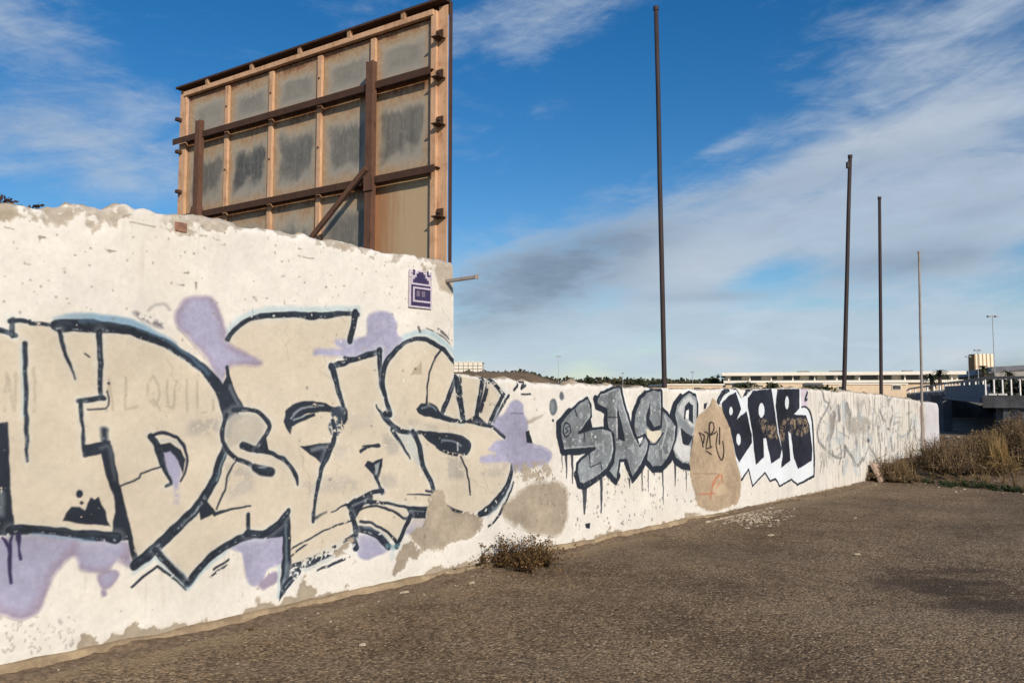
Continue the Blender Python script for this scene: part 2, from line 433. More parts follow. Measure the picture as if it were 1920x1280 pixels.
K([(193, 748), (148, 752)], 10, smooth=False); K([(151, 752), (154, 800), (158, 856)], [8, 6, 6], smooth=False)
K([(203, 735), (203, 762), (198, 768), (163, 768)], 2.6, smooth=False); K([(195, 806), (197, 828)], 11, soft=5)
K([(46, 645), (48, 720), (49, 800), (51, 865)], [10, 9, 8, 4], .3); St([(40, 650), (42, 780)], 4, TL, soft=4, op=.6)
KF([(-60, 795), (0, 795), (15, 793), (17, 860), (22, 940), (25, 984), (50, 988), (52, 1004), (-60, 1003)], .29)
St([(2, 925), (2, 965)], 10, C(170, 180, 180), soft=7, op=.6)
KF([(157, 834), (206, 828), (212, 852), (222, 895), (233, 945), (245, 995), (259, 1050), (250, 1064), (240, 1012), (216, 1014), (209, 998), (216, 960), (212, 930), (199, 895), (188, 852), (160, 860)], .24)
St([(190, 842), (204, 840), (210, 870), (216, 900)], [4, 5, 5, 2], C(150, 160, 158), soft=6, op=.5)
K([(20, 993), (100, 997), (170, 1004), (218, 1008)], [18, 15, 17, 22]); St([(60, 1003), (130, 1010), (175, 1012)], 4, BL, soft=4, op=.6)
K([(252, 1060), (292, 1028), (330, 990), (370, 950), (398, 905), (412, 868), (422, 838)], [18, 20, 18, 17, 15, 15, 14])
St([(340, 986), (372, 952), (385, 935)], 3, C(160, 170, 172), soft=3, op=.7); St([(405, 900), (416, 868), (424, 845)], 2.5, TL, soft=3, op=.7)
K([(292, 1032), (320, 1062), (352, 1094)], 13, smooth=False); K([(352, 1094), (385, 1054), (420, 1026), (455, 1008), (492, 1002)], [14, 13, 13, 15, 15])
St([(300, 1030), (325, 1058), (352, 1086)], 3, C(190, 198, 195), soft=3, op=.7, smooth=False)
St([(354, 1102), (390, 1062), (425, 1033)], 4, TL, soft=5, op=.7); St([(250, 1075), (292, 1046), (318, 1074), (354, 1104)], 4, TL, soft=5, op=.6, smooth=False)
K([(247, 1100), (270, 1080), (294, 1063)], 4.5); K([(296, 1062), (325, 1083), (350, 1106)], [5, 4, 2]); K([(402, 1068), (428, 1050)], 4, .4); K([(396, 1080), (425, 1060)], 3, .45)
K([(380, 940), (403, 964)], 6, smooth=False); K([(402, 964), (432, 954), (469, 949)], [6, 4, 3]); K([(465, 966), (464, 993)], 7, smooth=False)
KF([(386, 938), (403, 960), (390, 968), (376, 975), (372, 955)], .25); K([(405, 955), (418, 925), (421, 917), (426, 893), (442, 866)], 3)
KF([(116, 977), (122, 962), (133, 952), (148, 952), (160, 958), (163, 945), (170, 933), (178, 938), (185, 931), (193, 952), (206, 986), (170, 984), (140, 979)], .2, smooth=False)
El(148, 926, 6.8, 7.5, BK, chip=.2); El(152, 944, 3, 3.5, BK)
for a, w in (([(5, 1008), (16, 1028), (20, 1092)], [4, 8, 6]), ([(23, 1005), (18, 1030)], 5), ([(34, 1005), (36, 1025), (38, 1048)], [10, 5, 6])): St(a, w, C(58, 52, 82), tex=.1)
# counter of the D
K([(283, 818), (296, 840), (305, 868), (313, 890), (321, 906), (312, 913)], [12, 14, 13, 9, 7, 5]); K([(282, 819), (302, 811), (322, 816), (340, 831), (350, 855), (348, 880), (338, 902)], [5, 6, 6, 6, 5, 4, 3], .34)
KF([(300, 834), (318, 831), (338, 845), (347, 862), (342, 888), (334, 868), (320, 852), (306, 850)], .3); St([(303, 826), (322, 827), (338, 838)], 4, C(190, 200, 200), soft=5, op=.6)
Fp([(307, 850), (318, 846), (335, 866), (339, 888), (330, 918), (322, 902), (310, 874)], LI, soft=3); St([(330, 905), (331, 940)], 9, LI, soft=7, op=.7, chip=.42)
K([(226, 912), (261, 896), (264, 888), (306, 873)], 2.8, smooth=False)
# knot and small s
KF([(398, 700), (416, 724), (424, 706), (432, 722), (446, 752), (458, 766), (440, 774), (425, 784), (416, 795), (416, 770), (410, 740)], .2)
K([(424, 690), (428, 710), (440, 740), (453, 764)], 6); St([(430, 724), (440, 746), (446, 756)], 5, C(150, 158, 160), soft=5, op=.6)
Fp([(424, 790), (440, 776), (470, 775), (490, 785), (499, 800), (485, 832), (478, 846), (455, 838), (470, 866), (440, 858), (424, 838), (420, 812)], C(200, 188, 168), soft=6)
St([(424, 815), (432, 790), (450, 779)], 9, C(160, 156, 150), soft=10, op=.6)
Fp([(455, 832), (480, 842), (510, 850), (550, 890), (556, 915), (515, 900), (516, 880), (470, 868), (440, 855), (428, 842)], CR, soft=4, smooth=True)
K([(438, 769), (470, 769), (490, 779), (504, 796), (500, 812), (482, 838)], [9, 8, 8, 8, 8, 7]); K([(425, 778), (416, 803), (416, 825), (424, 840), (440, 859), (460, 868), (482, 878), (508, 884)], [8, 8, 8, 8, 8, 8, 8, 8])
K([(478, 877), (492, 883), (506, 886)], [16, 20, 19], soft=3); El(492, 876, 9, 2.5, C(190, 195, 195), op=.6)
K([(455, 837), (466, 841), (482, 844)], [15, 14, 12]); K([(480, 845), (500, 848), (522, 856), (542, 872), (554, 892), (557, 910)], [8, 8, 8, 7, 7, 3], .27); KF([(484, 842), (497, 820), (504, 850)])
# E
K([(426, 638), (434, 626), (446, 613), (465, 601), (490, 594), (540, 591)], [8, 8, 8, 8, 9, 9]); K([(490, 593), (560, 590), (580, 593), (605, 592), (640, 589), (672, 590)], [10, 11, 14, 13, 9, 9], .26)
K([(667, 588), (662, 615), (656, 640)], [13, 11, 10]); K([(646, 671), (655, 674)], 6)
KF([(532, 792), (534, 772), (548, 759), (570, 752), (600, 754), (628, 764), (630, 774), (600, 772), (575, 776), (555, 786), (590, 774), (592, 779), (562, 793), (546, 801), (543, 815), (536, 803)], .27)
for a in ([(545, 785), (556, 771), (580, 762), (605, 762)], [(550, 788), (572, 779)]): St(a, 3.4, C(196, 200, 200), soft=3, op=.75, chip=.35)
KF([(622, 765), (645, 760), (651, 785), (640, 812), (622, 818), (614, 800)], .47, col=BK2); K([(638, 752), (650, 775), (642, 800), (628, 822)], 4, .42)
# A
K([(619, 690), (660, 676), (714, 658)], [11, 11, 10], smooth=False); K([(621, 688), (630, 715), (637, 745), (643, 760)], [12, 10, 8, 6]); K([(712, 657), (712, 690), (716, 725), (726, 760), (731, 776)], [10, 9, 7, 6, 8])
KF([(562, 837), (590, 834), (618, 829), (613, 862), (605, 874), (590, 858)], .25); St([(585, 843), (606, 838)], 6, C(170, 174, 174), soft=5, op=.6)
K([(622, 790), (628, 815), (615, 848), (603, 878), (597, 905), (592, 925), (588, 960), (587, 978)], [8, 7, 11, 8, 8, 6, 5, 5], .33); K([(588, 972), (612, 960)], [5, 1], soft=5)
K([(676, 846), (690, 839), (712, 836)], [6, 4, 5], .3); K([(680, 838), (710, 833)], 3, .35)
KF([(684, 873), (690, 864), (700, 868), (705, 864), (718, 859), (718, 874), (713, 890), (708, 902), (700, 890), (690, 880)], .25); Fp([(703, 872), (713, 866), (710, 884), (705, 893)], C(190, 195, 190), soft=3, op=.8)
K([(705, 893), (712, 912), (717, 924)], [6, 6, 8]); K([(717, 921), (700, 923), (680, 931), (655, 944), (648, 946)], [9, 8, 6, 5, 4], .3); K([(648, 946), (622, 960)], [4, 2], .35)
KF([(648, 946), (675, 935), (697, 928), (698, 940), (682, 948), (672, 962), (665, 974), (657, 962)], .25); K([(697, 930), (697, 945)], 5)
St([(660, 948), (690, 936)], 3, C(180, 186, 188), soft=3, op=.6)
K([(690, 941), (730, 945), (765, 952), (802, 953)], [8, 5, 6, 8]); KF([(762, 952), (801, 954), (798, 972), (770, 971)], .22); St([(768, 958), (795, 959)], 3, C(150, 156, 160), soft=3, op=.6)
K([(672, 956), (700, 949), (730, 955), (757, 970), (768, 972)], [3, 4, 4, 5, 7]); K([(770, 968), (758, 995), (746, 1024)], [8, 7, 9]); K([(675, 978), (692, 980), (715, 990), (735, 1005), (745, 1018)], [6, 5, 5, 5, 5])
K([(668, 991), (690, 995), (712, 1006), (730, 1026)], [12, 15, 14, 12]); St([(680, 987), (710, 996), (732, 1014)], 3, C(170, 178, 182), soft=3, op=.6)
K([(657, 962), (665, 985), (668, 1004)], [8, 9, 10], .28); K([(664, 1016), (668, 1028)], 12, .3)
St([(728, 1024), (740, 1026), (748, 1022)], 8, C(110, 150, 160), soft=4, op=.7); St([(738, 1030), (736, 1046)], 8, C(205, 215, 210), soft=6, op=.6)
# spike and broken bottom band
KF([(500, 1003), (522, 985), (540, 954), (545, 985), (546, 1066), (536, 1110), (524, 1128), (528, 1060), (530, 1006), (500, 1010)], .27); St([(536, 985), (537, 1060), (530, 1105)], 4, C(150, 175, 185), soft=4, op=.55)
K([(463, 1001), (480, 1002), (497, 1000), (520, 985), (540, 958)], [15, 14, 14, 13, 9])
St([(524, 1060), (522, 1120)], 4, TL, soft=4, op=.7)
for a in ([(546, 1030), (580, 1010), (620, 990), (660, 975)], [(546, 1042), (575, 1020)]): K(a, 3, .44)
K([(548, 1066), (580, 1054), (610, 1040), (640, 1022), (666, 1005)], [17, 16, 15, 13, 10], .45); K([(535, 1100), (560, 1072)], 12, .48); K([(596, 1069), (628, 1056), (656, 1043)], [3, 5, 4], .45); St([(575, 1068), (610, 1052), (640, 1036)], 8, C(185, 190, 185), soft=5, op=.5, chip=.4)
# round S running over the step in the wall
K([(731, 775), (724, 752), (718, 722), (719, 698), (726, 678), (740, 660), (757, 645), (776, 637), (800, 638), (820, 647), (837, 661), (856, 686)], [9, 8, 8, 9, 10, 9, 8, 8, 9, 8, 7, 6], .27)
K([(829, 654), (815, 675), (806, 700), (802, 727), (801, 756)], [3.5, 3, 3, 3, 3]); Fp([(769, 703), (779, 690), (790, 678), (791, 703)], C(196, 176, 150), soft=2); El(779, 692, 2, 2.4, C(110, 95, 85))
for a, w in (([(822, 617), (832, 625), (843, 637)], [4, 5, 1.5]), ([(786, 614), (788, 622)], 5), ([(800, 617), (826, 628), (846, 646)], [2, 3, 1.5])): St(a, w, C(90, 88, 86), op=.8, chip=.36)
K([(706, 760), (712, 772), (724, 786), (740, 802), (757, 810), (792, 812), (832, 816), (859, 819), (874, 827), (879, 838), (874, 849)], [3, 5, 10, 10, 9, 8, 8, 8, 9, 9, 7], .25)
K([(722, 776), (731, 778)], 11, .3); KF([(790, 811), (850, 816), (872, 825), (879, 838), (870, 850), (845, 849), (820, 838), (802, 826)], .24)
St([(830, 826), (850, 828), (864, 836)], 3.5, C(176, 184, 188), soft=3, op=.6); St([(858, 832), (858, 844)], 3, WH, soft=2, op=.6, chip=.3); K([(820, 838), (843, 851), (868, 852)], 5, .42)
K([(735, 806), (749, 826), (769, 860)], [8, 6, 2]); K([(775, 810), (786, 834), (793, 870), (800, 886), (809, 905), (816, 930)], [10, 9, 9, 8, 8, 7], .27); Fp([(748, 818), (772, 812), (790, 868), (783, 872)], C(196, 198, 192), soft=5, op=.7)
K([(764, 927), (817, 928)], [1.5, 4], .3); K([(798, 920), (816, 922)], 4, .3)
K([(856, 706), (844, 740), (828, 780)], [6, 9, 9], .3); K([(856, 706), (862, 745), (869, 786)], [8, 10, 9], .3); K([(864, 708), (866, 740), (871, 780)], 3.6, .36)
K([(906, 710), (901, 742), (895, 778)], [9, 8, 8], .3); K([(917, 716), (910, 742), (903, 770)], [6, 7, 6], .42); K([(914, 720), (923, 713), (930, 722), (945, 742)], [6, 8, 6, 8], .36); K([(944, 740), (932, 766), (917, 796)], [7, 8, 7], .36); K([(954, 742), (946, 756), (926, 792)], 4, .4)
K([(826, 779), (850, 788), (872, 791)], 8, .36); KF([(870, 793), (895, 777), (921, 802), (895, 797)], .3); St([(936, 768), (930, 785)], 6, C(200, 205, 205), soft=4, op=.6)
KF([(781, 768), (790, 757), (806, 755), (820, 763), (829, 777), (846, 787), (846, 791), (822, 786), (795, 780), (785, 774)], .26); St([(792, 765), (808, 762), (818, 770)], 3.5, C(170, 180, 184), soft=4, op=.6)
K([(893, 795), (920, 800), (936, 810), (947, 820)], [5, 6, 8, 6], .3); K([(962, 868), (955, 900), (940, 930), (922, 952), (900, 964)], [6, 8, 12, 17, 12], .3); K([(963, 905), (950, 938), (932, 972), (917, 987)], [3, 4, 4, 3], .36)
St([(958, 910), (942, 940), (915, 968)], 5, C(190, 200, 198), soft=5, op=.6); K([(834, 947), (850, 956), (872, 962)], [5, 7, 5], .38); K([(875, 963), (892, 964)], 3, .42); K([(864, 855), (875, 880), (880, 908), (882, 926)], 3, .36)
Fp([(955, 757), (968, 750), (980, 757), (983, 775), (990, 790), (990, 815), (999, 832), (1020, 838), (1035, 850), (1026, 868), (1000, 876), (985, 881), (962, 884), (958, 869), (930, 867), (902, 867),
    (903, 856), (930, 850), (915, 843), (930, 828), (950, 820), (925, 800), (930, 785), (946, 775)], LI, soft=6, smooth=True, tex=.25)
KF([(985, 810), (993, 808), (999, 832), (988, 830)], .3); St([(958, 775), (980, 775)], 2.5, C(120, 118, 135), op=.8); St([(1000, 838), (1022, 842), (1034, 856), (1026, 870)], 3, C(196, 190, 205), soft=3)
for a, w in (([(964, 732), (970, 725), (972, 716), (984, 716), (978, 729), (986, 722)], 4), ([(978, 739), (995, 739)], 3)): K(a, w, .34, smooth=False)
St([(990, 792), (1005, 785), (1018, 779)], [6, 5, 2], C(176, 160, 140), soft=6, op=.8)

# ---------------------------------------------------------------- bare plaster
def bare(px, soft=5, op=1.0, smooth=True, col=None, chip=0): Fp(px, TAN if col is None else col, soft=soft, op=op, tex=.3, smooth=smooth, h=.12, chip=chip, rag=.13)
bare([(805, 937), (815, 925), (832, 925), (836, 945), (850, 957), (885, 960), (905, 968), (906, 990), (882, 1008), (850, 1016), (830, 1030), (815, 1027), (796, 1031), (800, 1010), (795, 990), (802, 960)], 4)
bare([(757, 1020), (775, 1014), (792, 1036), (786, 1056), (771, 1050), (752, 1080), (734, 1086), (744, 1050)], 3, smooth=False)
bare([(770, 1000), (800, 990), (800, 1030), (780, 1020)], 5)
bare([(985, 917), (1000, 906), (1040, 905), (1062, 916), (1066, 950), (1062, 984), (1045, 1004), (1010, 1000), (975, 990), (950, 975), (943, 950), (962, 935)], 12)
bare([(962, 872), (985, 868), (1012, 868), (1034, 876), (1030, 893), (1005, 903), (985, 905), (968, 892)], 9, .9, chip=.44)
bare([(143, 1217), (148, 1198), (158, 1188), (172, 1193), (188, 1205), (210, 1211), (150, 1226)], 3); bare([(268, 1194), (280, 1184), (295, 1181), (312, 1186), (300, 1193)], 4)
bare([(560, 1112), (572, 1083), (580, 1100), (602, 1106), (590, 1122), (560, 1130)], 3, smooth=False); bare([(640, 1040), (660, 1022), (662, 1010), (645, 1020), (625, 1040)], 4); El(484, 1125, 5, 7, TAN, soft=4, op=.8)
PEAR = [(1338, 747), (1349, 759), (1359, 775), (1370, 802), (1380, 858), (1388, 889), (1390, 913), (1384, 942), (1367, 950), (1335, 960), (1311, 946), (1300, 913), (1294, 873), (1300, 822), (1309, 783), (1325, 767), (1333, 757)]
# top and foot of both walls have lost their paint
_tt = np.array([wp(x, y) for x, y in TOP_T]); _tl = np.array([wp(x, y) for x, y in TOP_L])
STEP_S = wp(852, 600)[0]
topz = np.where(SS < STEP_S, np.interp(SS, _tt[:, 0], _tt[:, 1]), np.interp(SS, _tl[:, 0], _tl[:, 1]))
below = topz - ZZ
amt = np.clip((0.02 + 0.20 * np.clip(NL * 1.6 - .62, 0, 1) + .35 * (NB - 0.5) + .25 * (NA - .5) - below) * 30, 0, 1) * (SS < STEP_S) * np.clip((NA - .40) * 8, 0, 1)
IMG += (C(192, 176, 154) * (0.9 + .2 * NC[..., None]) - IMG) * (amt * .85)[..., None]; HGT += (.15 - HGT) * amt
amt = np.clip((0.012 + .1 * (NB - .5) + .05 * (NA - .5) - below) * 40, 0, 1) * (SS >= STEP_S)
IMG += (C(176, 158, 136) - IMG) * (amt * .8)[..., None]
bare([(0, 395), (15, 390), (28, 398), (30, 405), (15, 412), (0, 415)], 5); bare([(85, 392), (120, 388), (150, 393), (135, 410), (115, 422), (95, 412)], 5, .8, chip=.4)
bare([(610, 448), (640, 452), (660, 470), (640, 466), (615, 458)], 4, .8, chip=.4); bare([(818, 498), (848, 502), (850, 545), (832, 548), (822, 525)], 6, .75)
foot = np.clip((0.075 + .16 * (NB - 0.5) + .24 * (NA - .55) - ZZ) * 60, 0, 1) * (1 - np.clip((SS - wp(1300, 900)[0]) / .3, 0, 1))
foot = np.maximum(foot, np.clip((.03 + .08 * (NB - .5) - ZZ) * 60, 0, 1))
IMG += (TAN * (0.9 + .2 * NB[..., None]) - IMG) * foot[..., None]; HGT += (.12 - HGT) * foot
for _ in range(60):      # knocks and nail holes
    x, y = RNG.uniform(0, 850), RNG.uniform(400, 600)
    El(x, y, RNG.uniform(.8, 2.2), RNG.uniform(.8, 2.2), C(150, 135, 118), soft=2, op=.8)
for a in ([(244, 419), (290, 426)], [(230, 407), (245, 405)], [(10, 427), (25, 431)], [(375, 443), (388, 444)], [(560, 480), (590, 486)]): St(a, 2, C(150, 138, 122), op=.8, chip=.3)
for _ in range(70):
    x, y = RNG.uniform(0, 140), RNG.uniform(1155, 1225)
    St([(x, y), (x + RNG.uniform(-5, 5), y + RNG.uniform(0, 7))], RNG.uniform(1, 3), C(168, 158, 146), op=.7, chip=.35)

# ---------------------------------------------------------------- grey letters
El(1038, 763, 7.5, 16, GR2, soft=3); El(1036, 762, 3.5, 10, GR, soft=4); El(1054, 743, 4.3, 8.5, GR2, soft=3); El(1037, 789, 2.2, 3, BK)
LS = [(1101, 747), (1107, 759), (1109, 781), (1098, 797), (1085, 812), (1111, 804), (1130, 802), (1144, 806), (1150, 818), (1152, 842), (1148, 863), (1138, 879), (1118, 895), (1095, 909), (1086, 905),
      (1081, 885), (1083, 869), (1091, 859), (1105, 849), (1116, 840), (1087, 843), (1057, 845), (1051, 816), (1050, 793), (1071, 769), (1089, 753)]
LA = [(1118, 748), (1128, 737), (1160, 724), (1164, 727), (1170, 757), (1183, 798), (1193, 822), (1199, 836), (1209, 816), (1216, 828), (1213, 846), (1203, 871), (1185, 897), (1174, 863), (1162, 863),
      (1159, 885), (1156, 901), (1139, 883), (1150, 866), (1152, 842), (1150, 816), (1140, 803), (1137, 785), (1138, 768), (1120, 760)]
LC = [(1193, 822), (1187, 802), (1189, 775), (1200, 748), (1212, 735), (1225, 730), (1239, 732), (1241, 765), (1255, 780), (1268, 798), (1266, 825), (1256, 856), (1240, 876), (1223, 876), (1211, 863), (1213, 840), (1216, 828), (1209, 816)]
LE = [(1263, 778), (1268, 758), (1280, 742), (1292, 735), (1304, 741), (1308, 758), (1308, 790), (1301, 819), (1299, 840), (1295, 873), (1280, 870), (1266, 860), (1260, 842), (1266, 822), (1268, 800)]
def thick(px, w, off): St([(x + off[0], y + off[1]) for x, y in px], w, BK, chip=.2, smooth=False)
for L in (LE, LC, LA, LS): St(list(L) + [L[0]], 11, C(250, 247, 240), soft=4, op=.6, smooth=False)
thick(LS[18:25], 9, (-3, 2)); thick([(1116, 840), (1087, 843), (1057, 845)], 9, (0, 5)); thick([(1081, 885), (1086, 905), (1095, 909), (1118, 895), (1138, 879)], 10, (0, 4)); KF([(1085, 812), (1108, 784), (1111, 802)], .2)
thick([(1118, 745), (1120, 760), (1138, 768), (1137, 800)], 9, (-1, 3)); thick([(1139, 883), (1156, 901), (1160, 888)], 9, (-1, 4)); thick([(1173, 863), (1185, 897), (1203, 871), (1212, 848)], 9, (1, 4))
thick([(1211, 863), (1223, 876), (1240, 876), (1256, 856), (1264, 836)], 10, (1, 5)); thick([(1187, 802), (1189, 775), (1200, 748), (1212, 735)], 6, (-2, 0)); thick([(1266, 800), (1263, 778), (1268, 758), (1280, 742)], 9, (-3, 1))
thick([(1260, 842), (1266, 860), (1280, 870), (1296, 873)], 9, (0, 5))
for L in (LE, LC, LA, LS):
    Fp(L, GR, soft=2, tex=.5, smooth=False)
    a = np.array([wp(*q) for q in L]); sl = sub(a, .02); al = poly_alpha(a, sl, .01)
    lay(sl, al * np.clip((NB[sl] - .56) * 8, 0, 1), C(176, 178, 174), .75, 0, 0); lay(sl, al * np.clip((vnoise((TH, TW), 5, 133)[sl] - .84) * 9, 0, 1), WH, .8, 0, 0)
    St(list(L) + [L[0]], 4.2, BK, chip=.2, smooth=False)
Fp([(1275, 800), (1262, 842), (1280, 866), (1295, 866), (1296, 838), (1285, 832)], WH, soft=6, op=.75); Fp([(1270, 770), (1280, 750), (1292, 742), (1303, 752), (1303, 800), (1296, 800)], WH, soft=6, op=.5)
KF([(1157, 760), (1159, 823), (1173, 828), (1165, 792)], .2); St([(1156, 768), (1157, 820)], 2, WH, op=.7)
KF([(1219, 755), (1211, 778), (1211, 798), (1221, 809), (1234, 811), (1240, 796), (1226, 801), (1217, 785)], .2); Fp([(1211, 804), (1222, 809), (1240, 806), (1238, 820), (1225, 830), (1213, 824)], C(236, 222, 196), soft=2)
K([(1241, 730), (1241, 765), (1239, 800)], 3); K([(1209, 816), (1216, 828), (1213, 846)], 3); K([(1213, 832), (1228, 832), (1243, 812)], 3); St([(1246, 780), (1250, 800), (1240, 840)], 3, C(185, 188, 186), soft=3)
KF([(1282, 786), (1284, 762), (1291, 754), (1299, 760), (1300, 795), (1290, 785)], .2); Fp([(1285, 785), (1286, 770), (1291, 768), (1292, 786)], WH, soft=2); St([(1274, 790), (1300, 814)], 11, GR, soft=2); KF([(1275, 802), (1299, 820), (1291, 836), (1280, 832)], .2)
for a in ([(1102, 751), (1105, 762), (1106, 780), (1097, 793), (1088, 806)], [(1161, 730), (1167, 757), (1180, 798), (1195, 832), (1205, 824)], [(1237, 735), (1238, 765)], [(1265, 800), (1262, 828), (1252, 854)], [(1305, 746), (1305, 790), (1299, 815)],
          [(1145, 810), (1148, 842), (1143, 862)], [(1213, 832), (1210, 846), (1200, 870)], [(1126, 742), (1156, 730)], [(1060, 842), (1084, 839), (1112, 836)]):
    St(a, 2.0, C(206, 208, 204), soft=2, op=.75, chip=.3)
El(1063, 806, 8, 14.5, BK, soft=2); El(1063, 806, 5.6, 11.5, GR); K([(1066, 800), (1061, 803), (1065, 809), (1061, 813)], 2); K([(1105, 850), (1106, 876), (1126, 868), (1128, 880)], 2, smooth=False); K([(1078, 768), (1082, 780)], 2)
K([(1138, 783), (1157, 783)], 2); K([(1096, 812), (1096, 826)], 2)
for x, y0, y1, w in ((1062, 850, 896, 5), (1073, 850, 906, 5), (1096, 912, 962, 9), (1127, 896, 962, 6), (1203, 880, 922, 3), (1215, 882, 922, 2), (1243, 878, 945, 3), (1266, 868, 910, 4), (1287, 880, 920, 2), (1180, 900, 916, 3), (1054, 848, 880, 2)):
    St([(x, y0), (x + 1, (y0 + y1) / 2), (x + 1, y1)], [w, w * .7, w * .3], BK, chip=.2, soft=2, op=.85)
for _ in range(130):
    x = RNG.uniform(1000, 1300); y = RNG.uniform(880, 985)
    if y < 1040 - .2 * (x - 900): El(x, y, RNG.uniform(.6, 1.5), RNG.uniform(.8, 3.5), C(120, 115, 108), soft=2, op=.7)
KF([(1098, 983), (1108, 981), (1107, 990), (1100, 990)], .2)

# ---------------------------------------------------------------- pear-shaped repair with its tag
Fp(PEAR, C(194, 168, 137), soft=2.5, tex=.32, h=.3, smooth=True, rag=.09)
for _ in range(26):
    x = RNG.uniform(1300, 1384); y = RNG.uniform(800, 950)
    St([(x, y), (x + RNG.uniform(4, 20), y + RNG.uniform(-4, 5))], RNG.uniform(2, 5), [C(206, 182, 150), C(176, 150, 120), C(200, 172, 142)][RNG.integers(0, 3)], soft=5, op=.5, chip=.4)
for a in ([(1312, 812), (1316, 822), (1319, 837)], [(1313, 812), (1322, 818), (1318, 834)], [(1322, 810), (1329, 815), (1325, 840), (1336, 838)], [(1333, 838), (1331, 797), (1338, 793), (1339, 806), (1333, 816), (1345, 809)],
          [(1346, 814), (1344, 838), (1353, 862), (1358, 848), (1356, 828)], [(1350, 803), (1350, 832)], [(1325, 846), (1335, 852)]): K(a, 2.3, 0, col=C(60, 48, 42))
for a in ([(1348, 890), (1338, 905), (1333, 935)], [(1340, 900), (1352, 890), (1355, 905)], [(1336, 912), (1346, 900)], [(1312, 927), (1345, 925)], [(1350, 905), (1344, 915)]): St(a, 3, C(196, 118, 84), soft=3, op=.7, chip=.36)
St([(1300, 888), (1350, 888)], 2, C(150, 124, 98), op=.6); Fp([(1345, 912), (1356, 905), (1358, 925), (1340, 928)], C(210, 186, 150), soft=5, op=.6)
KF([(1321, 757), (1327, 755), (1324, 766), (1320, 768)], .2)

# ---------------------------------------------------------------- black and white letters
WB = [(1350, 753), (1366, 736), (1380, 730), (1390, 747), (1400, 741), (1416, 730), (1449, 728), (1457, 729), (1501, 728), (1503, 763), (1514, 767), (1522, 787), (1524, 822), (1526, 863), (1526, 891), (1496, 907),
      (1485, 899), (1463, 909), (1455, 897), (1445, 901), (1435, 887), (1412, 909), (1404, 881), (1392, 897), (1384, 873), (1380, 858), (1370, 802), (1359, 775)]
K([(1348, 752), (1356, 738), (1368, 731)], 8); K([(1380, 729), (1391, 750), (1400, 736), (1412, 729)], 5)
Fp([(1503, 729), (1516, 729), (1514, 764), (1503, 764)], C(214, 196, 206), soft=3, op=.8)
Fp(WB, C(244, 244, 242), soft=2, tex=.06)
LB = [(1380, 735), (1390, 767), (1382, 786), (1400, 771), (1410, 814), (1410, 830), (1386, 867), (1380, 854), (1370, 802), (1357, 775), (1353, 757), (1366, 743)]
LAA = [(1402, 747), (1412, 733), (1447, 729), (1453, 767), (1459, 812), (1466, 842), (1463, 858), (1447, 869), (1437, 822), (1432, 822), (1433, 856), (1418, 871), (1414, 842), (1410, 802), (1402, 762)]
LR = [(1458, 730), (1499, 729), (1499, 765), (1489, 777), (1512, 779), (1518, 797), (1523, 842), (1522, 863), (1497, 879), (1489, 858), (1483, 812), (1478, 808), (1483, 863), (1473, 871), (1465, 877), (1468, 854), (1459, 797), (1455, 761)]
NVY = C(44, 46, 56)
for L in (LB, LAA, LR): Fp(L, NVY, soft=2.5, tex=.7)
for x, y, rx, ry in ((1371, 771, 3.6, 8), (1385, 824, 4.2, 11), (1428, 769, 5.6, 14), (1476, 755, 3.6, 12)): El(x, y, rx, ry, C(240, 240, 238), soft=2)
for pl in ([(1424, 786), (1440, 790), (1456, 800), (1458, 822), (1438, 820), (1430, 808)], [(1462, 790), (1480, 784), (1513, 786), (1517, 806), (1500, 818), (1487, 812), (1474, 806), (1468, 830), (1462, 820)]):
    Fp(pl, C(128, 112, 94), soft=10, op=.8, chip=.48, tex=.5, rag=.08); Fp(pl, C(168, 142, 110), soft=8, op=.65, chip=.54, tex=.5, rag=.08)
K([(1391, 900), (1404, 880), (1412, 911), (1435, 886), (1445, 902), (1455, 898), (1463, 911), (1485, 899), (1496, 909), (1527, 892), (1527, 863)], 3.6, .2, smooth=False); K([(1503, 763), (1514, 765), (1523, 787), (1527, 863)], 3, .2)
K([(1514, 736), (1510, 750), (1514, 748)], 3, .3)
# --- ghost of an older piece, scrapes and runs at the far end
FG = C(126, 122, 116)
for a, w in (([(1543, 730), (1546, 750), (1554, 757), (1548, 772), (1538, 790), (1533, 810), (1535, 826)], 3), ([(1535, 828), (1554, 848), (1570, 858), (1583, 856), (1585, 838)], 4), ([(1585, 838), (1597, 855), (1607, 873), (1618, 860)], 5),
             ([(1574, 826), (1578, 850), (1574, 870)], 2), ([(1563, 780), (1560, 805), (1555, 820)], 9), ([(1572, 765), (1574, 784)], 6), ([(1588, 762), (1594, 780)], 8), ([(1628, 825), (1630, 838), (1640, 852), (1648, 868)], 4),
             ([(1630, 836), (1624, 850), (1620, 862)], 3), ([(1649, 768), (1656, 785), (1660, 790)], 3), ([(1674, 780), (1670, 795)], 3), ([(1704, 755), (1705, 830)], 2), ([(1714, 790), (1718, 824)], 2.5)):
    St(a, w, FG, soft=5, op=.75, chip=.34)
for a, w in (([(1581, 755), (1582, 800)], 4), ([(1588, 862), (1582, 885)], 7), ([(1600, 868), (1606, 886)], 6), ([(1628, 812), (1634, 826)], 8)): St(a, w, C(180, 188, 190), soft=7, op=.6, chip=.40)
Fp([(1583, 790), (1600, 782), (1622, 780), (1634, 790), (1630, 808), (1606, 818), (1590, 810)], C(176, 166, 150), soft=14, op=.85, chip=.36); Fp([(1555, 778), (1563, 775), (1563, 812), (1555, 822)], C(170, 158, 142), soft=8, op=.7)
El(1629, 801, 2, 2.6, FG, soft=4); El(1666, 804, 2, 2.4, FG, soft=4); El(1628, 826, 3.4, 3, C(100, 104, 110), soft=4)
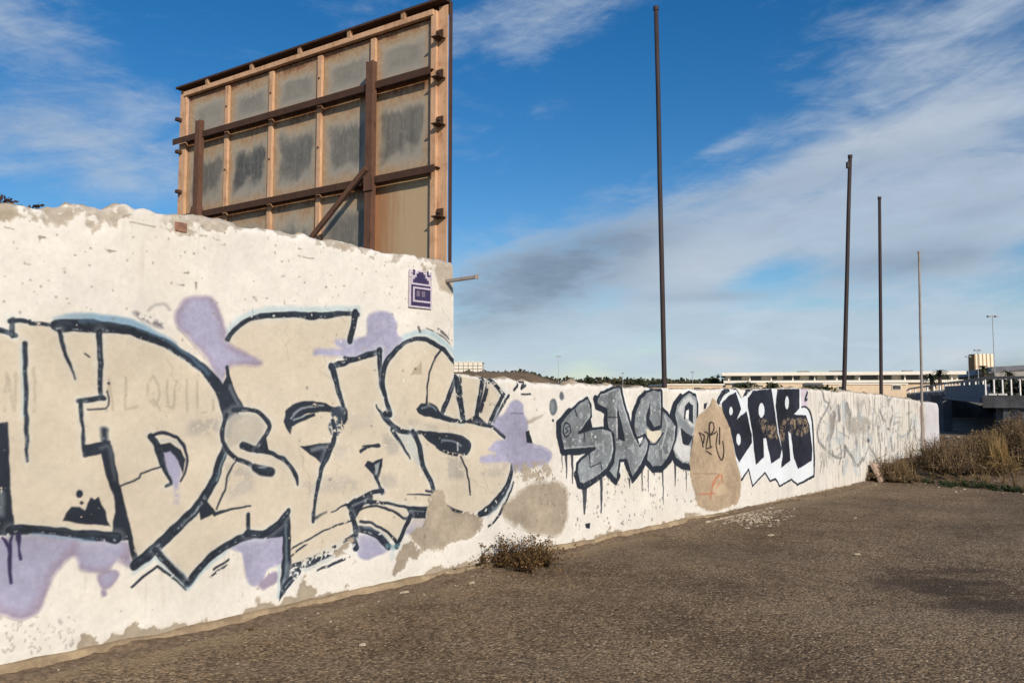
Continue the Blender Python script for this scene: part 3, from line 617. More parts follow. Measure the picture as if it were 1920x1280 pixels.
for _ in range(190):
    x = RNG.uniform(1535, 1735); y = RNG.uniform(742, 870)
    St([(x, y), (x + RNG.uniform(-2.5, 2.5), y + RNG.uniform(5, 26))], RNG.uniform(.8, 3.2), [C(140, 134, 126), C(172, 160, 146), C(168, 170, 168), C(236, 230, 218), C(120, 112, 104)][RNG.integers(0, 5)], soft=5, op=.6, chip=.38)
for _ in range(46):
    x = RNG.uniform(1535, 1735); y = RNG.uniform(750, 860); a = RNG.uniform(-1.3, 1.3); L = RNG.uniform(8, 30)
    St([(x, y), (x + L * .5 * cos(a), y + L * .7 * sin(a) + RNG.uniform(-4, 4)), (x + L * cos(a) * .8, y + L * sin(a))], [RNG.uniform(2, 5), RNG.uniform(1, 5), 1], [FG, C(150, 146, 140), C(170, 178, 180), C(178, 160, 140)][RNG.integers(0, 4)], soft=7, op=.55, chip=.42)
for _ in range(16):
    x = RNG.uniform(1535, 1740); y = RNG.uniform(750, 860)
    El(x, y, RNG.uniform(4, 14), RNG.uniform(6, 18), [C(190, 180, 164), C(236, 232, 222), C(178, 170, 158), C(200, 206, 206)][RNG.integers(0, 4)], soft=24, op=.5, chip=.4)
St([(1728, 770), (1732, 830)], 7, C(176, 140, 126), soft=8, op=.7)
Fp([(1735, 752), (1762, 757), (1764, 840), (1737, 840)], C(226, 218, 218), soft=14, op=.8)
# flaked specks and hairline cracks
for _ in range(420):
    x = RNG.uniform(0, 960); y = RNG.uniform(600, 1060)
    if RNG.random() < .55 and 560 < x < 960: El(x, y, RNG.uniform(.8, 2.6), RNG.uniform(.8, 3), [C(240, 230, 214), C(186, 170, 148), C(150, 142, 132)][RNG.integers(0, 3)], soft=2, op=.7, rag=.02)
    elif RNG.random() < .3: El(x, y, RNG.uniform(.6, 1.6), RNG.uniform(.6, 1.8), [C(240, 230, 214), C(170, 156, 138)][RNG.integers(0, 2)], soft=2, op=.6)
for _ in range(16):
    x = RNG.uniform(20, 1300); y = RNG.uniform(560, 900); pts_ = [(x, y)]
    for k in range(RNG.integers(4, 9)): pts_.append((pts_[-1][0] + RNG.normal(3, 6), pts_[-1][1] + RNG.uniform(4, 13)))
    St(pts_, .8, C(150, 136, 118), soft=1.5, op=.45, chip=.36)
# fine grime over everything
IMG *= (1 + .03 * (NC - .5) + .05 * (NA - .5))[..., None]
np.clip(IMG, 0.02, .97, out=IMG)
HGT += .16 * (NB - .5) + .06 * (NC - .5)

im = bpy.data.images.new('wall_paint', TW, TH, alpha=True, float_buffer=False)
im.alpha_mode = 'CHANNEL_PACKED'
buf = np.empty((TH, TW, 4), np.float32); buf[..., :3] = IMG; buf[..., 3] = np.clip(HGT, 0, 1)
im.pixels.foreach_set(buf.ravel()); im.update(); im.pack()
# ------------------------------------------------------------------ object helpers
def tag(o, label=None, cat=None, group=None, kind=None):
    for k, v in (('label', label), ('category', cat), ('group', group), ('kind', kind)):
        if v: o[k] = v
    return o

def thing(name, label, cat, loc=(0, 0, 0), group=None, rotz=0.0):
    o = bpy.data.objects.new(name, None); o.empty_display_size = 0.2
    COL.objects.link(o); o.location = loc; o.rotation_euler = (0, 0, rotz)
    return tag(o, label, cat, group)

def link(name, me, parent=None):
    o = bpy.data.objects.new(name, me); COL.objects.link(o)
    if parent is not None: o.parent = parent
    return o

class MB:
    def __init__(s): s.v = []; s.f = []
    def add(s, v, f):
        k = len(s.v); s.v += [tuple(map(float, p)) for p in v]; s.f += [tuple(i + k for i in q) for q in f]; return s
    def box(s, c, size, ax=None, ay=None, az=None):
        c = np.array(c, float)
        ax = np.array((1, 0, 0) if ax is None else ax, float); ay = np.array((0, 1, 0) if ay is None else ay, float); az = np.array((0, 0, 1) if az is None else az, float)
        h = np.array(size, float) / 2
        v = [c + ax * h[0] * i + ay * h[1] * j + az * h[2] * k for k in (-1, 1) for j in (-1, 1) for i in (-1, 1)]
        return s.add(v, [(0, 2, 3, 1), (4, 5, 7, 6), (0, 1, 5, 4), (2, 6, 7, 3), (0, 4, 6, 2), (1, 3, 7, 5)])
    def beam(s, a, b, w, h, up=(0, 0, 1)):
        a = np.array(a, float); b = np.array(b, float); d = b - a; L = np.linalg.norm(d); d /= L
        x = np.cross(d, up); x /= np.linalg.norm(x); y = np.cross(x, d)
        return s.box((a + b) / 2, (w, L, h), x, d, y)
    def tube(s, pts, rad, n=8, cap=True):
        pts = [np.array(p, float) for p in pts]; rad = rad if hasattr(rad, '__len__') else [rad] * len(pts)
        rings = []
        for i, p in enumerate(pts):
            d = pts[min(i + 1, len(pts) - 1)] - pts[max(i - 1, 0)]; d /= np.linalg.norm(d)
            u = np.cross(d, (0, 1, 0) if abs(d[1]) < .9 else (1, 0, 0)); u /= np.linalg.norm(u); w = np.cross(d, u)
            rings.append([p + rad[i] * (u * cos(2 * pi * k / n) + w * sin(2 * pi * k / n)) for k in range(n)])
        v = [q for r in rings for q in r]
        f = [(i * n + k, i * n + (k + 1) % n, (i + 1) * n + (k + 1) % n, (i + 1) * n + k) for i in range(len(pts) - 1) for k in range(n)]
        if cap: f += [tuple(range(n))[::-1], tuple((len(pts) - 1) * n + k for k in range(n))]
        return s.add(v, f)
    def mesh(s, name, mat=None, smooth=False, off=(0, 0, 0), bevel=0.0):
        me = bpy.data.meshes.new(name)
        o = np.array(off, float)
        me.from_pydata([tuple(np.array(p) - o) for p in s.v], [], s.f)
        if mat is not None: me.materials.append(mat)
        if bevel:
            import bmesh
            bm = bmesh.new(); bm.from_mesh(me)
            bmesh.ops.bevel(bm, geom=list(bm.edges), offset=bevel, segments=1, affect='EDGES', clamp_overlap=True)
            bm.to_mesh(me); bm.free()
        me.validate(); me.update()
        if smooth: me.polygons.foreach_set('use_smooth', [True] * len(me.polygons))
        return me
    def part(s, name, mat, parent=None, smooth=False, bevel=0.0):
        return link(name, s.mesh(name, mat, smooth, wloc(parent), bevel), parent)

def wloc(o):
    """world position of an (unrotated) object"""
    p = np.zeros(3)
    while o is not None: p += np.array(o.location); o = o.parent
    return p

def npmesh(name, V, Fq, mat, smooth=False):
    """mesh from arrays; Fq (n,4) or (n,3)"""
    me = bpy.data.meshes.new(name); k = Fq.shape[1]
    me.vertices.add(len(V)); me.vertices.foreach_set('co', np.asarray(V, np.float32).ravel())
    me.loops.add(Fq.size); me.loops.foreach_set('vertex_index', Fq.ravel().astype(np.int32))
    me.polygons.add(len(Fq)); me.polygons.foreach_set('loop_start', np.arange(0, Fq.size, k, dtype=np.int32))
    me.update(calc_edges=True)
    if smooth: me.polygons.foreach_set('use_smooth', np.ones(len(Fq), bool))
    if mat is not None: me.materials.append(mat)
    return me

# ------------------------------------------------------------------ materials
def mat(name, rough=0.8, spec=0.3):
    m = bpy.data.materials.new(name); m.use_nodes = True
    t = NT(m.node_tree); b = t.n['Principled BSDF']
    b.inputs['Roughness'].default_value = rough
    b.inputs['Specular IOR Level'].default_value = spec
    return m, t, b

def bump(t, b, h, strength, dist):
    n = t.new('ShaderNodeBump'); n.inputs['Strength'].default_value = strength; n.inputs['Distance'].default_value = dist
    t.put(n.inputs['Height'], h); t.l.new(n.outputs[0], b.inputs['Normal'])

def plain(name, col, var=0.25, scale=6, rough=0.8, spec=0.3, bmp=0.0, metal=0.0, col2=None):
    m, t, b = mat(name, rough, spec)
    P = t.new('ShaderNodeTexCoord').outputs['Object']
    n = t.noise(P, scale, 6, 0.6)
    n2 = t.noise(P, scale * 7, 3, 0.6)
    f = t.m('ADD', t.m('MULTIPLY', n, .7), t.m('MULTIPLY', n2, .3))
    c2 = col2 or tuple(c * (1 - var) for c in col)
    c = t.mix(t.sstep(f, .36, .66), c2, tuple(min(1, c * (1 + var * .5)) for c in col))
    t.l.new(c, b.inputs['Base Color']); b.inputs['Metallic'].default_value = metal
    if bmp: bump(t, b, f, bmp, 0.02)
    return m

# painted wall
MW, t, b = mat('wall_paint', 0.85, 0.2)
tex = t.new('ShaderNodeTexImage', image=im, interpolation='Cubic', extension='EXTEND')
uv = t.new('ShaderNodeUVMap', uv_map='UVMap'); t.l.new(uv.outputs[0], tex.inputs[0])
P = t.new('ShaderNodeTexCoord').outputs['Object']
nn = t.noise(P, 9, 8, .65)
n4 = t.noise(P, 70, 3, .6)
c = t.mix(.5, tex.outputs[0], t.mix(t.sstep(nn, .25, .75), (.92, .91, .89), (1.04, 1.04, 1.04)), 'MULTIPLY')
t.l.new(c, b.inputs['Base Color'])
hh = t.m('ADD', t.m('MULTIPLY', tex.outputs['Alpha'], 1.0), t.m('ADD', t.m('MULTIPLY', nn, .9), t.m('MULTIPLY', n4, .12)))
bump(t, b, hh, .30, .010)

MPLAST = plain('old_plaster', (.46, .38, .28), .25, 5, .95, .1, .6, col2=(.36, .29, .21))
MBACK = plain('rough_render', (.42, .38, .32), .2, 3, .95, .1, .5)
MBRICK = plain('red_brick', (.30, .17, .125), .35, 30, .95, .1, .5)

# rust and sheet metal
def rust(name, base, dk, scale=10, rough=.8):
    m, t, b = mat(name, rough, .25)
    P = t.new('ShaderNodeTexCoord').outputs['Object']
    n = t.noise(P, scale, 8, .65); n2 = t.noise(t.scale(P, (9, 9, 1.2)), scale * .6, 5, .6)
    f = t.m('ADD', t.m('MULTIPLY', n, .6), t.m('MULTIPLY', n2, .4))
    c = t.ramp(f, [(.3, dk), (.48, base), (.66, tuple(min(1, x * 1.25) for x in base)), (.78, tuple(x * .7 for x in base))])
    t.l.new(c, b.inputs['Base Color']); bump(t, b, n, .4, .01)
    return m
MFRAME = rust('flaking_frame_paint', (.52, .33, .21), (.30, .14, .07), 5)
MCHAN = rust('shade_dark_rust', (.062, .034, .024), (.034, .02, .015), 9)  # dark rust, its colour deepened to stand in for shadow under the channels
MPOST = rust('brown_rust', (.115, .06, .042), (.055, .032, .024), 7)
MPOLE = rust('pole_rust', (.040, .030, .032), (.024, .020, .024), 6, .65)
MPOLE2 = rust('pale_pole', (.27, .24, .225), (.16, .135, .125), 6, .6)

MSHEET, t, b = mat('galvanised_sheet', .55, .35)
uvn = t.new('ShaderNodeUVMap', uv_map='UVMap').outputs[0]
sx = t.new('ShaderNodeSeparateXYZ'); t.l.new(uvn, sx.inputs[0])
u, v = sx.outputs[0], sx.outputs[1]
oi = t.new('ShaderNodeObjectInfo').outputs['Random']
cx = t.new('ShaderNodeCombineXYZ'); t.put(cx.inputs[0], u); t.put(cx.inputs[1], v); t.put(cx.inputs[2], t.m('MULTIPLY', oi, 37.0)); q = cx.outputs[0]
n1_ = t.noise(q, 2.4, 5, .6); n2_ = t.noise(t.scale(q, (14, 1.3, 1)), 1.6, 5, .65); n3_ = t.noise(q, 16, 6, .6)
# rust creeps in from the edges, runs down from the top rail
eu = t.m('MINIMUM', u, t.m('SUBTRACT', 1.0, u)); ev = t.m('SUBTRACT', 1.0, v)
wob = t.m('ADD', t.m('MULTIPLY', t.m('SUBTRACT', n1_, .5), .42), t.m('MULTIPLY', t.m('SUBTRACT', n2_, .5), .22))
side = t.sstep(t.m('ADD', eu, t.m('MULTIPLY', wob, .5)), .22, .02)
low = t.sstep(t.m('ADD', v, t.m('MULTIPLY', wob, .45)), .22, .04)
top = t.sstep(t.m('ADD', ev, wob), .32, .14)
hot = t.sstep(t.m('ADD', ev, t.m('MULTIPLY', wob, 1.1)), .15, .03)
pale = t.sstep(t.m('ADD', ev, wob), .40, .24)
tone = t.new('ShaderNodeAttribute', attribute_name='tone', attribute_type='OBJECT').outputs['Fac']
sheet = t.mix(t.sstep(n1_, .3, .7), (.28, .27, .24), (.40, .375, .325))
inner = t.m('MINIMUM', t.m('MINIMUM', t.m('MULTIPLY', eu, 1.3), v), t.m('ADD', ev, t.m('MULTIPLY', t.m('SUBTRACT', n2_, .5), .5)))
core = t.sstep(t.m('ADD', inner, t.m('MULTIPLY', t.m('SUBTRACT', n1_, .5), .95)), .12, .36)
sheet = t.mix(t.m('MULTIPLY', core, tone), sheet, t.mix(t.sstep(n2_, .35, .65), (.062, .066, .066), (.12, .122, .12)))
sheet = t.mix(t.m('MULTIPLY', t.sstep(n3_, .45, .75), .25), sheet, (.34, .33, .30))
sheet = t.mix(t.m('MULTIPLY', pale, .7), sheet, (.42, .385, .315))
edge = t.m('MAXIMUM', t.m('MAXIMUM', side, low), top)
rustc = t.mix(t.sstep(n3_, .35, .65), (.33, .225, .14), (.41, .295, .19))
c = t.mix(edge, sheet, rustc)
c = t.mix(t.m('MULTIPLY', hot, .85), c, t.mix(t.sstep(n3_, .4, .65), (.16, .07, .035), (.30, .14, .07)))
wall_r = t.new('ShaderNodeAttribute', attribute_name='rusted', attribute_type='OBJECT').outputs['Fac']
c = t.mix(wall_r, c, t.mix(t.sstep(t.m('ADD', u, t.m('MULTIPLY', n2_, .7)), .3, 1.0), (.33, .17, .09), (.44, .34, .22)))
t.l.new(c, b.inputs['Base Color'])
bump(t, b, t.m('ADD', n1_, t.m('MULTIPLY', n3_, .25)), .25, .015)

# ------------------------------------------------------------------ boundary walls
def relief(s, z):
    """how far the worn face lies behind its true plane"""
    iy = np.clip((np.asarray(z) * PPM).astype(int), 0, TH - 1); ix = np.clip(((np.asarray(s) - S0) * PPM).astype(int), 0, TW - 1)
    return np.minimum((HGT[iy, ix] - .6) * .015 + (NA[iy, ix] - .5) * .010 + (NL[iy, ix] - .5) * .02, .006) - .006

def wall_thing(name, label, s0, s1, top_s, top_z, lean, ds, nr, seed, round_end=0.0):
    """front face as a fine grid with an uneven top; the back and ends close it to 22 cm"""
    root = thing(name, label, 'wall', wall3((s0 + s1) / 2, 0, -.11))
    nc = int((s1 - s0) / ds) + 1
    s = np.linspace(s0, s1, nc)
    rr = np.random.default_rng(seed)
    T = np.interp(s, top_s, top_z)
    kn = np.arange(s0 - 1, s1 + 1, .05); jag = rr.normal(0, 1, len(kn)); jag2 = np.interp(s, kn, jag); jag3 = np.interp(s, np.arange(s0 - 1, s1 + 1, .22), rr.normal(0, 1, len(np.arange(s0 - 1, s1 + 1, .22))))
    T = T + .007 * jag2 + .010 * jag3
    if round_end: T = T - np.clip(1 - (s1 - s) / round_end, 0, 1) ** 2 * round_end * .7
    fr = np.linspace(0, 1, nr)
    Zg = fr[:, None] * T[None, :]; Sg = np.repeat(s[None, :], nr, 0)
    Sg = Sg + lean * np.maximum(Zg - 1.85, 0) * np.clip((s - s1 + .6) / .6, 0, 1)[None, :]
    iy = np.clip((Zg * PPM).astype(int), 0, TH - 1); ix = np.clip(((Sg - S0) * PPM).astype(int), 0, TW - 1)
    dep = relief(Sg, Zg)
    lip = np.clip(1 - (T[None, :] - Zg) / .05, 0, 1)
    dep = dep - lip ** 2 * (.018 + .02 * NB[iy, ix])
    V = np.empty((nr, nc, 3)); base = WD[None, None, :] * Sg[..., None] + WN[None, None, :] * (dep - WOFF)[..., None]
    V[..., :2] = base; V[..., 2] = Zg
    # back
    Tb = T + .006 * np.interp(s, kn, rr.normal(0, 1, len(kn))) - .01; Tm = (T + Tb) / 2 + .014 + .012 * np.interp(s, kn, rr.normal(0, 1, len(kn)))
    bt = WD[None, :] * Sg[-1][:, None] - WN[None, :] * (WOFF + .22); mt = WD[None, :] * Sg[-1][:, None] - WN[None, :] * (WOFF + .11)
    bb = WD[None, :] * s[:, None] - WN[None, :] * (WOFF + .22)
    rows = [V.reshape(-1, 3), np.c_[mt, Tm], np.c_[bt, Tb], np.c_[bb, np.zeros(nc)]]
    VV = np.concatenate(rows)
    R = nr + 3
    idx = np.arange(R * nc).reshape(R, nc)
    Q = np.stack([idx[:-1, :-1], idx[:-1, 1:], idx[1:, 1:], idx[1:, :-1]], -1).reshape(-1, 4)
    offl = np.array(root.location)
    me = bpy.data.meshes.new('wall_body'); 
    caps = [tuple(idx[:, 0]), tuple(idx[:, -1][::-1])]
    me = npmesh('wall_body', VV - offl, Q, MW, True)
    mi = np.zeros(len(Q), np.int32); mi[(nr - 1) * (nc - 1):] = 1
    me.materials.append(MPLAST); me.polygons.foreach_set('material_index', mi)
    uvl = me.uv_layers.new(name='UVMap')
    US = np.concatenate([Sg.ravel(), Sg[-1], Sg[-1], s]); UZ = np.concatenate([Zg.ravel(), T, Tb, np.zeros(nc)])
    li = Q.ravel()
    uvl.data.foreach_set('uv', np.c_[(US[li] - S0) / (S1 - S0), UZ[li] / Z1].astype(np.float32).ravel())
    body = link('wall_body', me, root)
    e = MB()
    for col, flip in ((0, False), (nc - 1, True)):
        ring = [VV[idx[r, col]] for r in list(range(0, nr, 4)) + [nr - 1, nr, nr + 1, nr + 2]]
        k = len(ring); e.add(ring, [tuple(range(k)) if not flip else tuple(range(k))[::-1]])
    e.part('wall_end', MPLAST, root)
    return root, s, T

from mathutils.geometry import delaunay_2d_cdt
def sheet_part(name, px, off, parent, label=None, smooth=False):
    """one painted or repaired area of a wall as its own skin, following the worn face just proud of it"""
    p = np.array([wp(*q) for q in (cr(px, True, 4) if smooth else px)])
    ring = []
    for i in range(len(p)):
        a, b_ = p[i], p[(i + 1) % len(p)]; n = max(1, int(np.linalg.norm(b_ - a) / .03)); ring += [a + (b_ - a) * k / n for k in range(n)]
    ring = np.array(ring); lo, hi = p.min(0), p.max(0); g = .025 if p[:, 0].max() < 7 else .04
    gx, gy = np.meshgrid(np.arange(lo[0], hi[0], g), np.arange(lo[1], hi[1], g)); q = np.c_[gx.ravel(), gy.ravel()]
    ins = np.zeros(len(q), bool)
    for i in range(len(ring)):
        a, b_ = ring[i], ring[(i + 1) % len(ring)]
        if a[1] != b_[1]: ins ^= ((q[:, 1] < a[1]) != (q[:, 1] < b_[1])) & (q[:, 0] < (q[:, 1] - a[1]) * (b_[0] - a[0]) / (b_[1] - a[1]) + a[0])
    allp = np.r_[ring, q[ins]]
    v2, _, tri, *_ = delaunay_2d_cdt([Vector(x) for x in allp], [], [list(range(len(ring)))], 1, 1e-5)
    v2 = np.array([tuple(x) for x in v2]); tri = np.array([tuple(f) for f in tri if len(f) == 3])
    dep = relief(v2[:, 0], v2[:, 1]) + off
    V = np.c_[WD[None, :] * v2[:, :1] + WN[None, :] * (dep - WOFF)[:, None], v2[:, 1]] - wloc(parent)
    me = npmesh(name, V, tri, MW, True); uvl = me.uv_layers.new(name='UVMap'); li = tri.ravel()
    uvl.data.foreach_set('uv', np.c_[(v2[li, 0] - S0) / (S1 - S0), v2[li, 1] / Z1].astype(np.float32).ravel())
    o = link(name, me, parent)
    if label: o['label'] = label
    return o

_tt = np.array([wp(x, y) for x, y in TOP_T]); _tl = np.array([wp(x, y) for x, y in TOP_L])
END_T = wp(852.5, 600)[0]; END_L = wp(1761, 800)[0]
WT, sT, TT = wall_thing('boundary_wall', 'tall white rendered wall with large cream and black graffiti and a broken top', S0, END_T, _tt[:, 0], _tt[:, 1], -.02, .02, 130, 3)
WL, sL, TL_ = wall_thing('boundary_wall', 'long low white wall with grey and black bubble letters running to the waste ground', END_T, END_L, _tl[:, 0], _tl[:, 1], 0, .03, 80, 4, .10)

# kerb of mortar along the foot of both
def plinth(root, s0, s1, seed):
    rr = np.random.default_rng(seed); n = int((s1 - s0) / .06) + 2; s = np.linspace(s0, s1, n)
    def nz(a, st): k = np.arange(s0 - 1, s1 + 2, st); return np.interp(s, k, rr.normal(0, a, len(k)))
    h = .052 + nz(.010, .5) + nz(.006, .1); w = .040 + nz(.012, .6) + nz(.008, .09); h2 = .028 + nz(.008, .2)
    far_ = np.clip((s - 9.2) / 1.2, 0, 1); h = h * (1 - .6 * far_); h2 = h2 * (1 - .7 * far_)
    prof = [(-.03, h + .004), (.012 + 0 * w, h), (w * .75, h * .93), (w, h2), (w + .012, -.02 + 0 * w)]
    V = np.array([[wall3(s[i], float(np.broadcast_to(z, s.shape)[i]), float(np.broadcast_to(o, s.shape)[i])) for i in range(n)] for o, z in prof]).reshape(-1, 3)
    idx = np.arange(5 * n).reshape(5, n)
    Q = np.stack([idx[:-1, :-1], idx[1:, :-1], idx[1:, 1:], idx[:-1, 1:]], -1).reshape(-1, 4)
    return link('plinth', npmesh('plinth', V - np.array(root.location), Q, MPLINTH, True), root)
MPLINTH = plain('mortar', (.34, .265, .175), .25, 4, .95, .1, .9, col2=(.22, .168, .112))
plinth(WT, S0, END_T, 1); plinth(WL, END_T + .001, END_L - 1.2, 2)

def verge_mesh(s0, s1, seed):
    n = int((s1 - s0) / .04); s = np.linspace(s0, s1, n); o = np.array([-.01, .03, .06, .09, .13, .18, .25, .34]); Sg, Og = np.meshgrid(s, o)
    iy = (np.clip(Og * 3, 0, 2.9) * PPM).astype(int); ix = np.clip(((Sg - S0) * PPM).astype(int), 0, TW - 1)
    z = (.002 + .06 * np.clip(NA[iy, ix] - .46, 0, 1) + .02 * (NB[iy, ix] - .5) + .012 * (NC[iy, ix] - .5)) * np.exp(-np.maximum(Og - .05, 0) / .12) * 1.5 - .012 * np.clip((Og - .2) / .12, 0, 1) + .012
    z = z - .016 * np.clip(Og / .3, 0, 1)
    P_ = np.stack([WD[0] * Sg + WN[0] * (Og - WOFF), WD[1] * Sg + WN[1] * (Og - WOFF), z], -1).reshape(-1, 3); idx = np.arange(len(o) * n).reshape(len(o), n)
    return P_, np.stack([idx[:-1, :-1], idx[1:, :-1], idx[1:, 1:], idx[:-1, 1:]], -1).reshape(-1, 4)
MVERGE = plain('dusty_grit', (.215, .158, .108), .55, 26, .95, .1, 1.0, col2=(.13, .095, .066))
_v, _q = verge_mesh(S0, END_L - 1.5, 3)
tag(link('dirt_verge', npmesh('dirt_verge', _v, _q, MVERGE, True)), kind='structure')

# graffiti and repairs as parts
gb = sheet_part('graffiti', [p for p in BIG if p[0] < 850], .0024, WT, 'large cream letters with thick black outlines')
sheet_part('paint_cloud', [(330, 612), (330, 585), (345, 562), (375, 554), (397, 556), (412, 580), (422, 610), (432, 640), (457, 660), (491, 678), (480, 689), (445, 685), (422, 700), (415, 720), (400, 702), (386, 675), (360, 645), (344, 625)], .0036, WT, 'lilac paint cloud over the top of the D')
sheet_part('paint_cloud', [(688, 627), (690, 597), (702, 586), (720, 582), (738, 590), (745, 607), (748, 627), (756, 638), (738, 660), (722, 682), (714, 690), (700, 664), (665, 674), (645, 671), (590, 668), (587, 659), (628, 637), (670, 634)], .0036, WT, 'lilac paint cloud under the mosaic')
sheet_part('paint_cloud', [(-60, 1004), (0, 1009), (60, 1003), (150, 1008), (236, 1014), (250, 1066), (217, 1049), (203, 1072), (150, 1070), (132, 1047), (112, 1067), (95, 1092), (70, 1150), (40, 1165), (0, 1154), (-60, 1122)], .0036, WT, 'broad lilac cloud at the bottom left')
sheet_part('paint_cloud', [(430, 1027), (455, 1010), (490, 1005), (530, 998), (534, 1050), (515, 1062), (500, 1072), (490, 1094), (477, 1100), (463, 1092), (456, 1062), (448, 1036)], .0036, WT, 'lilac drip under the small letter s')
sheet_part('plaster_patch', [(805, 935), (832, 924), (837, 945), (847, 957), (850, 960), (850, 1018), (830, 1032), (796, 1033), (800, 1010), (795, 990), (802, 960)], .0036, WT, 'bare tan plaster')
sheet_part('graffiti', [(856, 706), (868, 707), (908, 712), (932, 716), (946, 740), (918, 800), (946, 816), (966, 850), (959, 890), (936, 938), (892, 965), (857, 962)], .0024, WL, 'last strokes of the cream and black piece')
sheet_part('paint_cloud', [(955, 756), (968, 749), (981, 757), (990, 790), (991, 815), (1000, 832), (1020, 837), (1037, 850), (1028, 870), (1000, 878), (962, 886), (958, 870), (930, 868), (901, 868), (902, 855), (930, 849), (914, 843), (930, 827), (950, 819), (924, 800), (930, 784)], .0036, WL, 'lilac cloud on the low wall')
sheet_part('plaster_patch', [(985, 915), (1040, 903), (1064, 916), (1068, 950), (1064, 986), (1045, 1007), (1010, 1002), (975, 992), (948, 977), (941, 950), (962, 933)], .0036, WL, 'square of bare tan plaster')
g2 = sheet_part('graffiti', [(1040, 790), (1052, 775), (1100, 744), (1114, 742), (1160, 722), (1168, 727), (1186, 780), (1200, 745), (1225, 729), (1242, 730), (1244, 766), (1262, 776), (1270, 752), (1292, 733), (1306, 740), (1310, 760), (1302, 822), (1298, 880),
      (1275, 882), (1258, 858), (1240, 888), (1212, 878), (1185, 907), (1172, 880), (1153, 910), (1136, 890), (1096, 920), (1080, 905), (1078, 870), (1095, 852), (1056, 854), (1042, 826)], .0024, WL, 'silver grey bubble letters with black shadow')
for L in (LS, LA, LC, LE): sheet_part('letter', L, .0042, g2)
g3 = sheet_part('graffiti', WB, .0024, WL, 'black letters BAR on a white ground')
for L in (LB, LAA, LR): sheet_part('letter', L, .0042, g3)
sheet_part('plaster_patch', PEAR, .0036, WL, 'pear shaped tan repair with a thin black tag and red scribble', smooth=True)

# bricks showing through the broken top
def brick(px, py, w, h, parent, out=.004):
    s, z = wp(px, py); mb = MB(); c = wall3(s, z, out - .05)
    mb.box(c, (w, .1, h), (WD[0], WD[1], 0), (WN[0], WN[1], 0)); o = mb.part('brick', MBRICK, parent, bevel=.006)
    return o
brick(340, 426, .085, .07, WT, .001)

# ------------------------------------------------------------------ tile mosaic
ms, mz = wp(766, 504); me_, mz2 = wp(808, 580)
MOSW, MOSH = me_ - ms, mz - mz2
mos = thing('tile_mosaic', 'small purple and white square tile mosaic on the wall near its corner', 'mosaic', wall3(ms, mz2, .0))
MPUR = plain('purple_tile', (.058, .042, .125), .25, 30, .35, .5); MLIL = plain('lilac_tile', (.60, .55, .66), .12, 30, .35, .5); MGROUT = plain('grout', (.50, .47, .50), .15, 20, .95, .1)
MPK = plain('mauve_tile', (.20, .165, .25), .15, 30, .35, .5)
pat = ["L.PL.LLL.LP.L", "LLPLLPPPLLPLL", "L.PLPPPPPLPPL", "LLLLPPPPPLLLL", ".LLPPPPPPPLL.", ".LPPPPPPPPPL.", ".LPPPPPPPPPL.", ".LLLLLLLLLLL.", "LPPPPPPPPPPPL", "LPLLLLLLLLLLL", "LPLPPPPPPPPPL", "LPLPMMPMMPPPL", "LPLPMMPMMPPPL", "LPLPMMPMMPPPL",
       "LPLPPPPPPPPPL", "LPLPPPPPPPPPL", "LPLLLLLLLLLLL", "LPPPPPPPPPPPL", "LPPPPPPPPPPPL", "LLLLLLLLLLLLL"]
NRW, NCL = len(pat), len(pat[0]); tw, th = MOSW / NCL, MOSH / NRW
bk = MB(); bk.box(wall3(ms + MOSW / 2, mz2 + MOSH * .47, .004), (MOSW * 1.0, .008, MOSH * .93), (WD[0], WD[1], 0), (WN[0], WN[1], 0)); bk.part('backing', MGROUT, mos)
tiles = {k: MB() for k in 'PLM'}
for r, row in enumerate(pat):
    for cI, k in enumerate(row):
        if k == '.': continue
        tiles[k].box(wall3(ms + (cI + .5) * tw, mz - (r + .5) * th, .011 + RNG.uniform(-.001, .0012)), (tw * .88, .008, th * .88), (WD[0], WD[1], 0), (WN[0], WN[1], 0))
for k, nm, m_ in (('P', 'purple_tiles', MPUR), ('L', 'white_tiles', MLIL), ('M', 'mauve_tiles', MPK)):
    o = tiles[k].part(nm, m_, mos); o['kind'] = 'stuff'

# iron bar sticking out by the corner
bs, bz = wp(838, 527)
br = thing('metal_bracket', 'short rusty flat bar sticking out of the top corner of the tall wall', 'bracket', wall3(bs, bz, 0))
mb = MB(); mb.beam(wall3(bs, bz, -.05), wall3(bs + .02, bz + .004, .36), .035, .03); mb.part('bar', MPOLE2, br, bevel=.004)
mb = MB(); mb.box(wall3(bs + .02, bz + .004, .365), (.045, .012, .042), (WD[0], WD[1], 0), (WN[0], WN[1], 0)); mb.part('end_plate', MPOLE2, br, bevel=.003)
# ------------------------------------------------------------------ billboard behind the wall
def at_depth(px, py, Yd):
    d = rayd(px, py); k = Yd / d[1]; return np.array([d[0] * k, Yd, H_EYE + d[2] * k])
RD = 10.0
PR = at_depth(842, 2, RD)
def _ltop(Y): return at_depth(341, 170, Y)[2] - PR[2]
lo, hi = 10.0, 18.0
for _ in range(50):
    m_ = (lo + hi) / 2
    lo, hi = (m_, hi) if _ltop(m_) < 0 else (lo, m_)
PL = at_depth(341, 170, lo)
BU = (PL - PR); BU[2] = 0; BWID = np.linalg.norm(BU); BU /= BWID        # from right edge to left
BNV = np.array([BU[1], -BU[0], 0.0]); 
if BNV[1] > 0: BNV = -BNV                                                # towards the street
def bp(px, py):
    """photo pixel -> (u from the right edge, height) on the sheet"""
    d = rayd(px, py); o = np.array([0, 0, H_EYE]); k = np.dot(PR - o, BNV) / np.dot(d, BNV); p = o + d * k
    return np.dot(p - PR, BU), p[2]
def b3(u, z, w=0.0): q = PR + BU * u + BNV * w; return np.array([q[0], q[1], z])
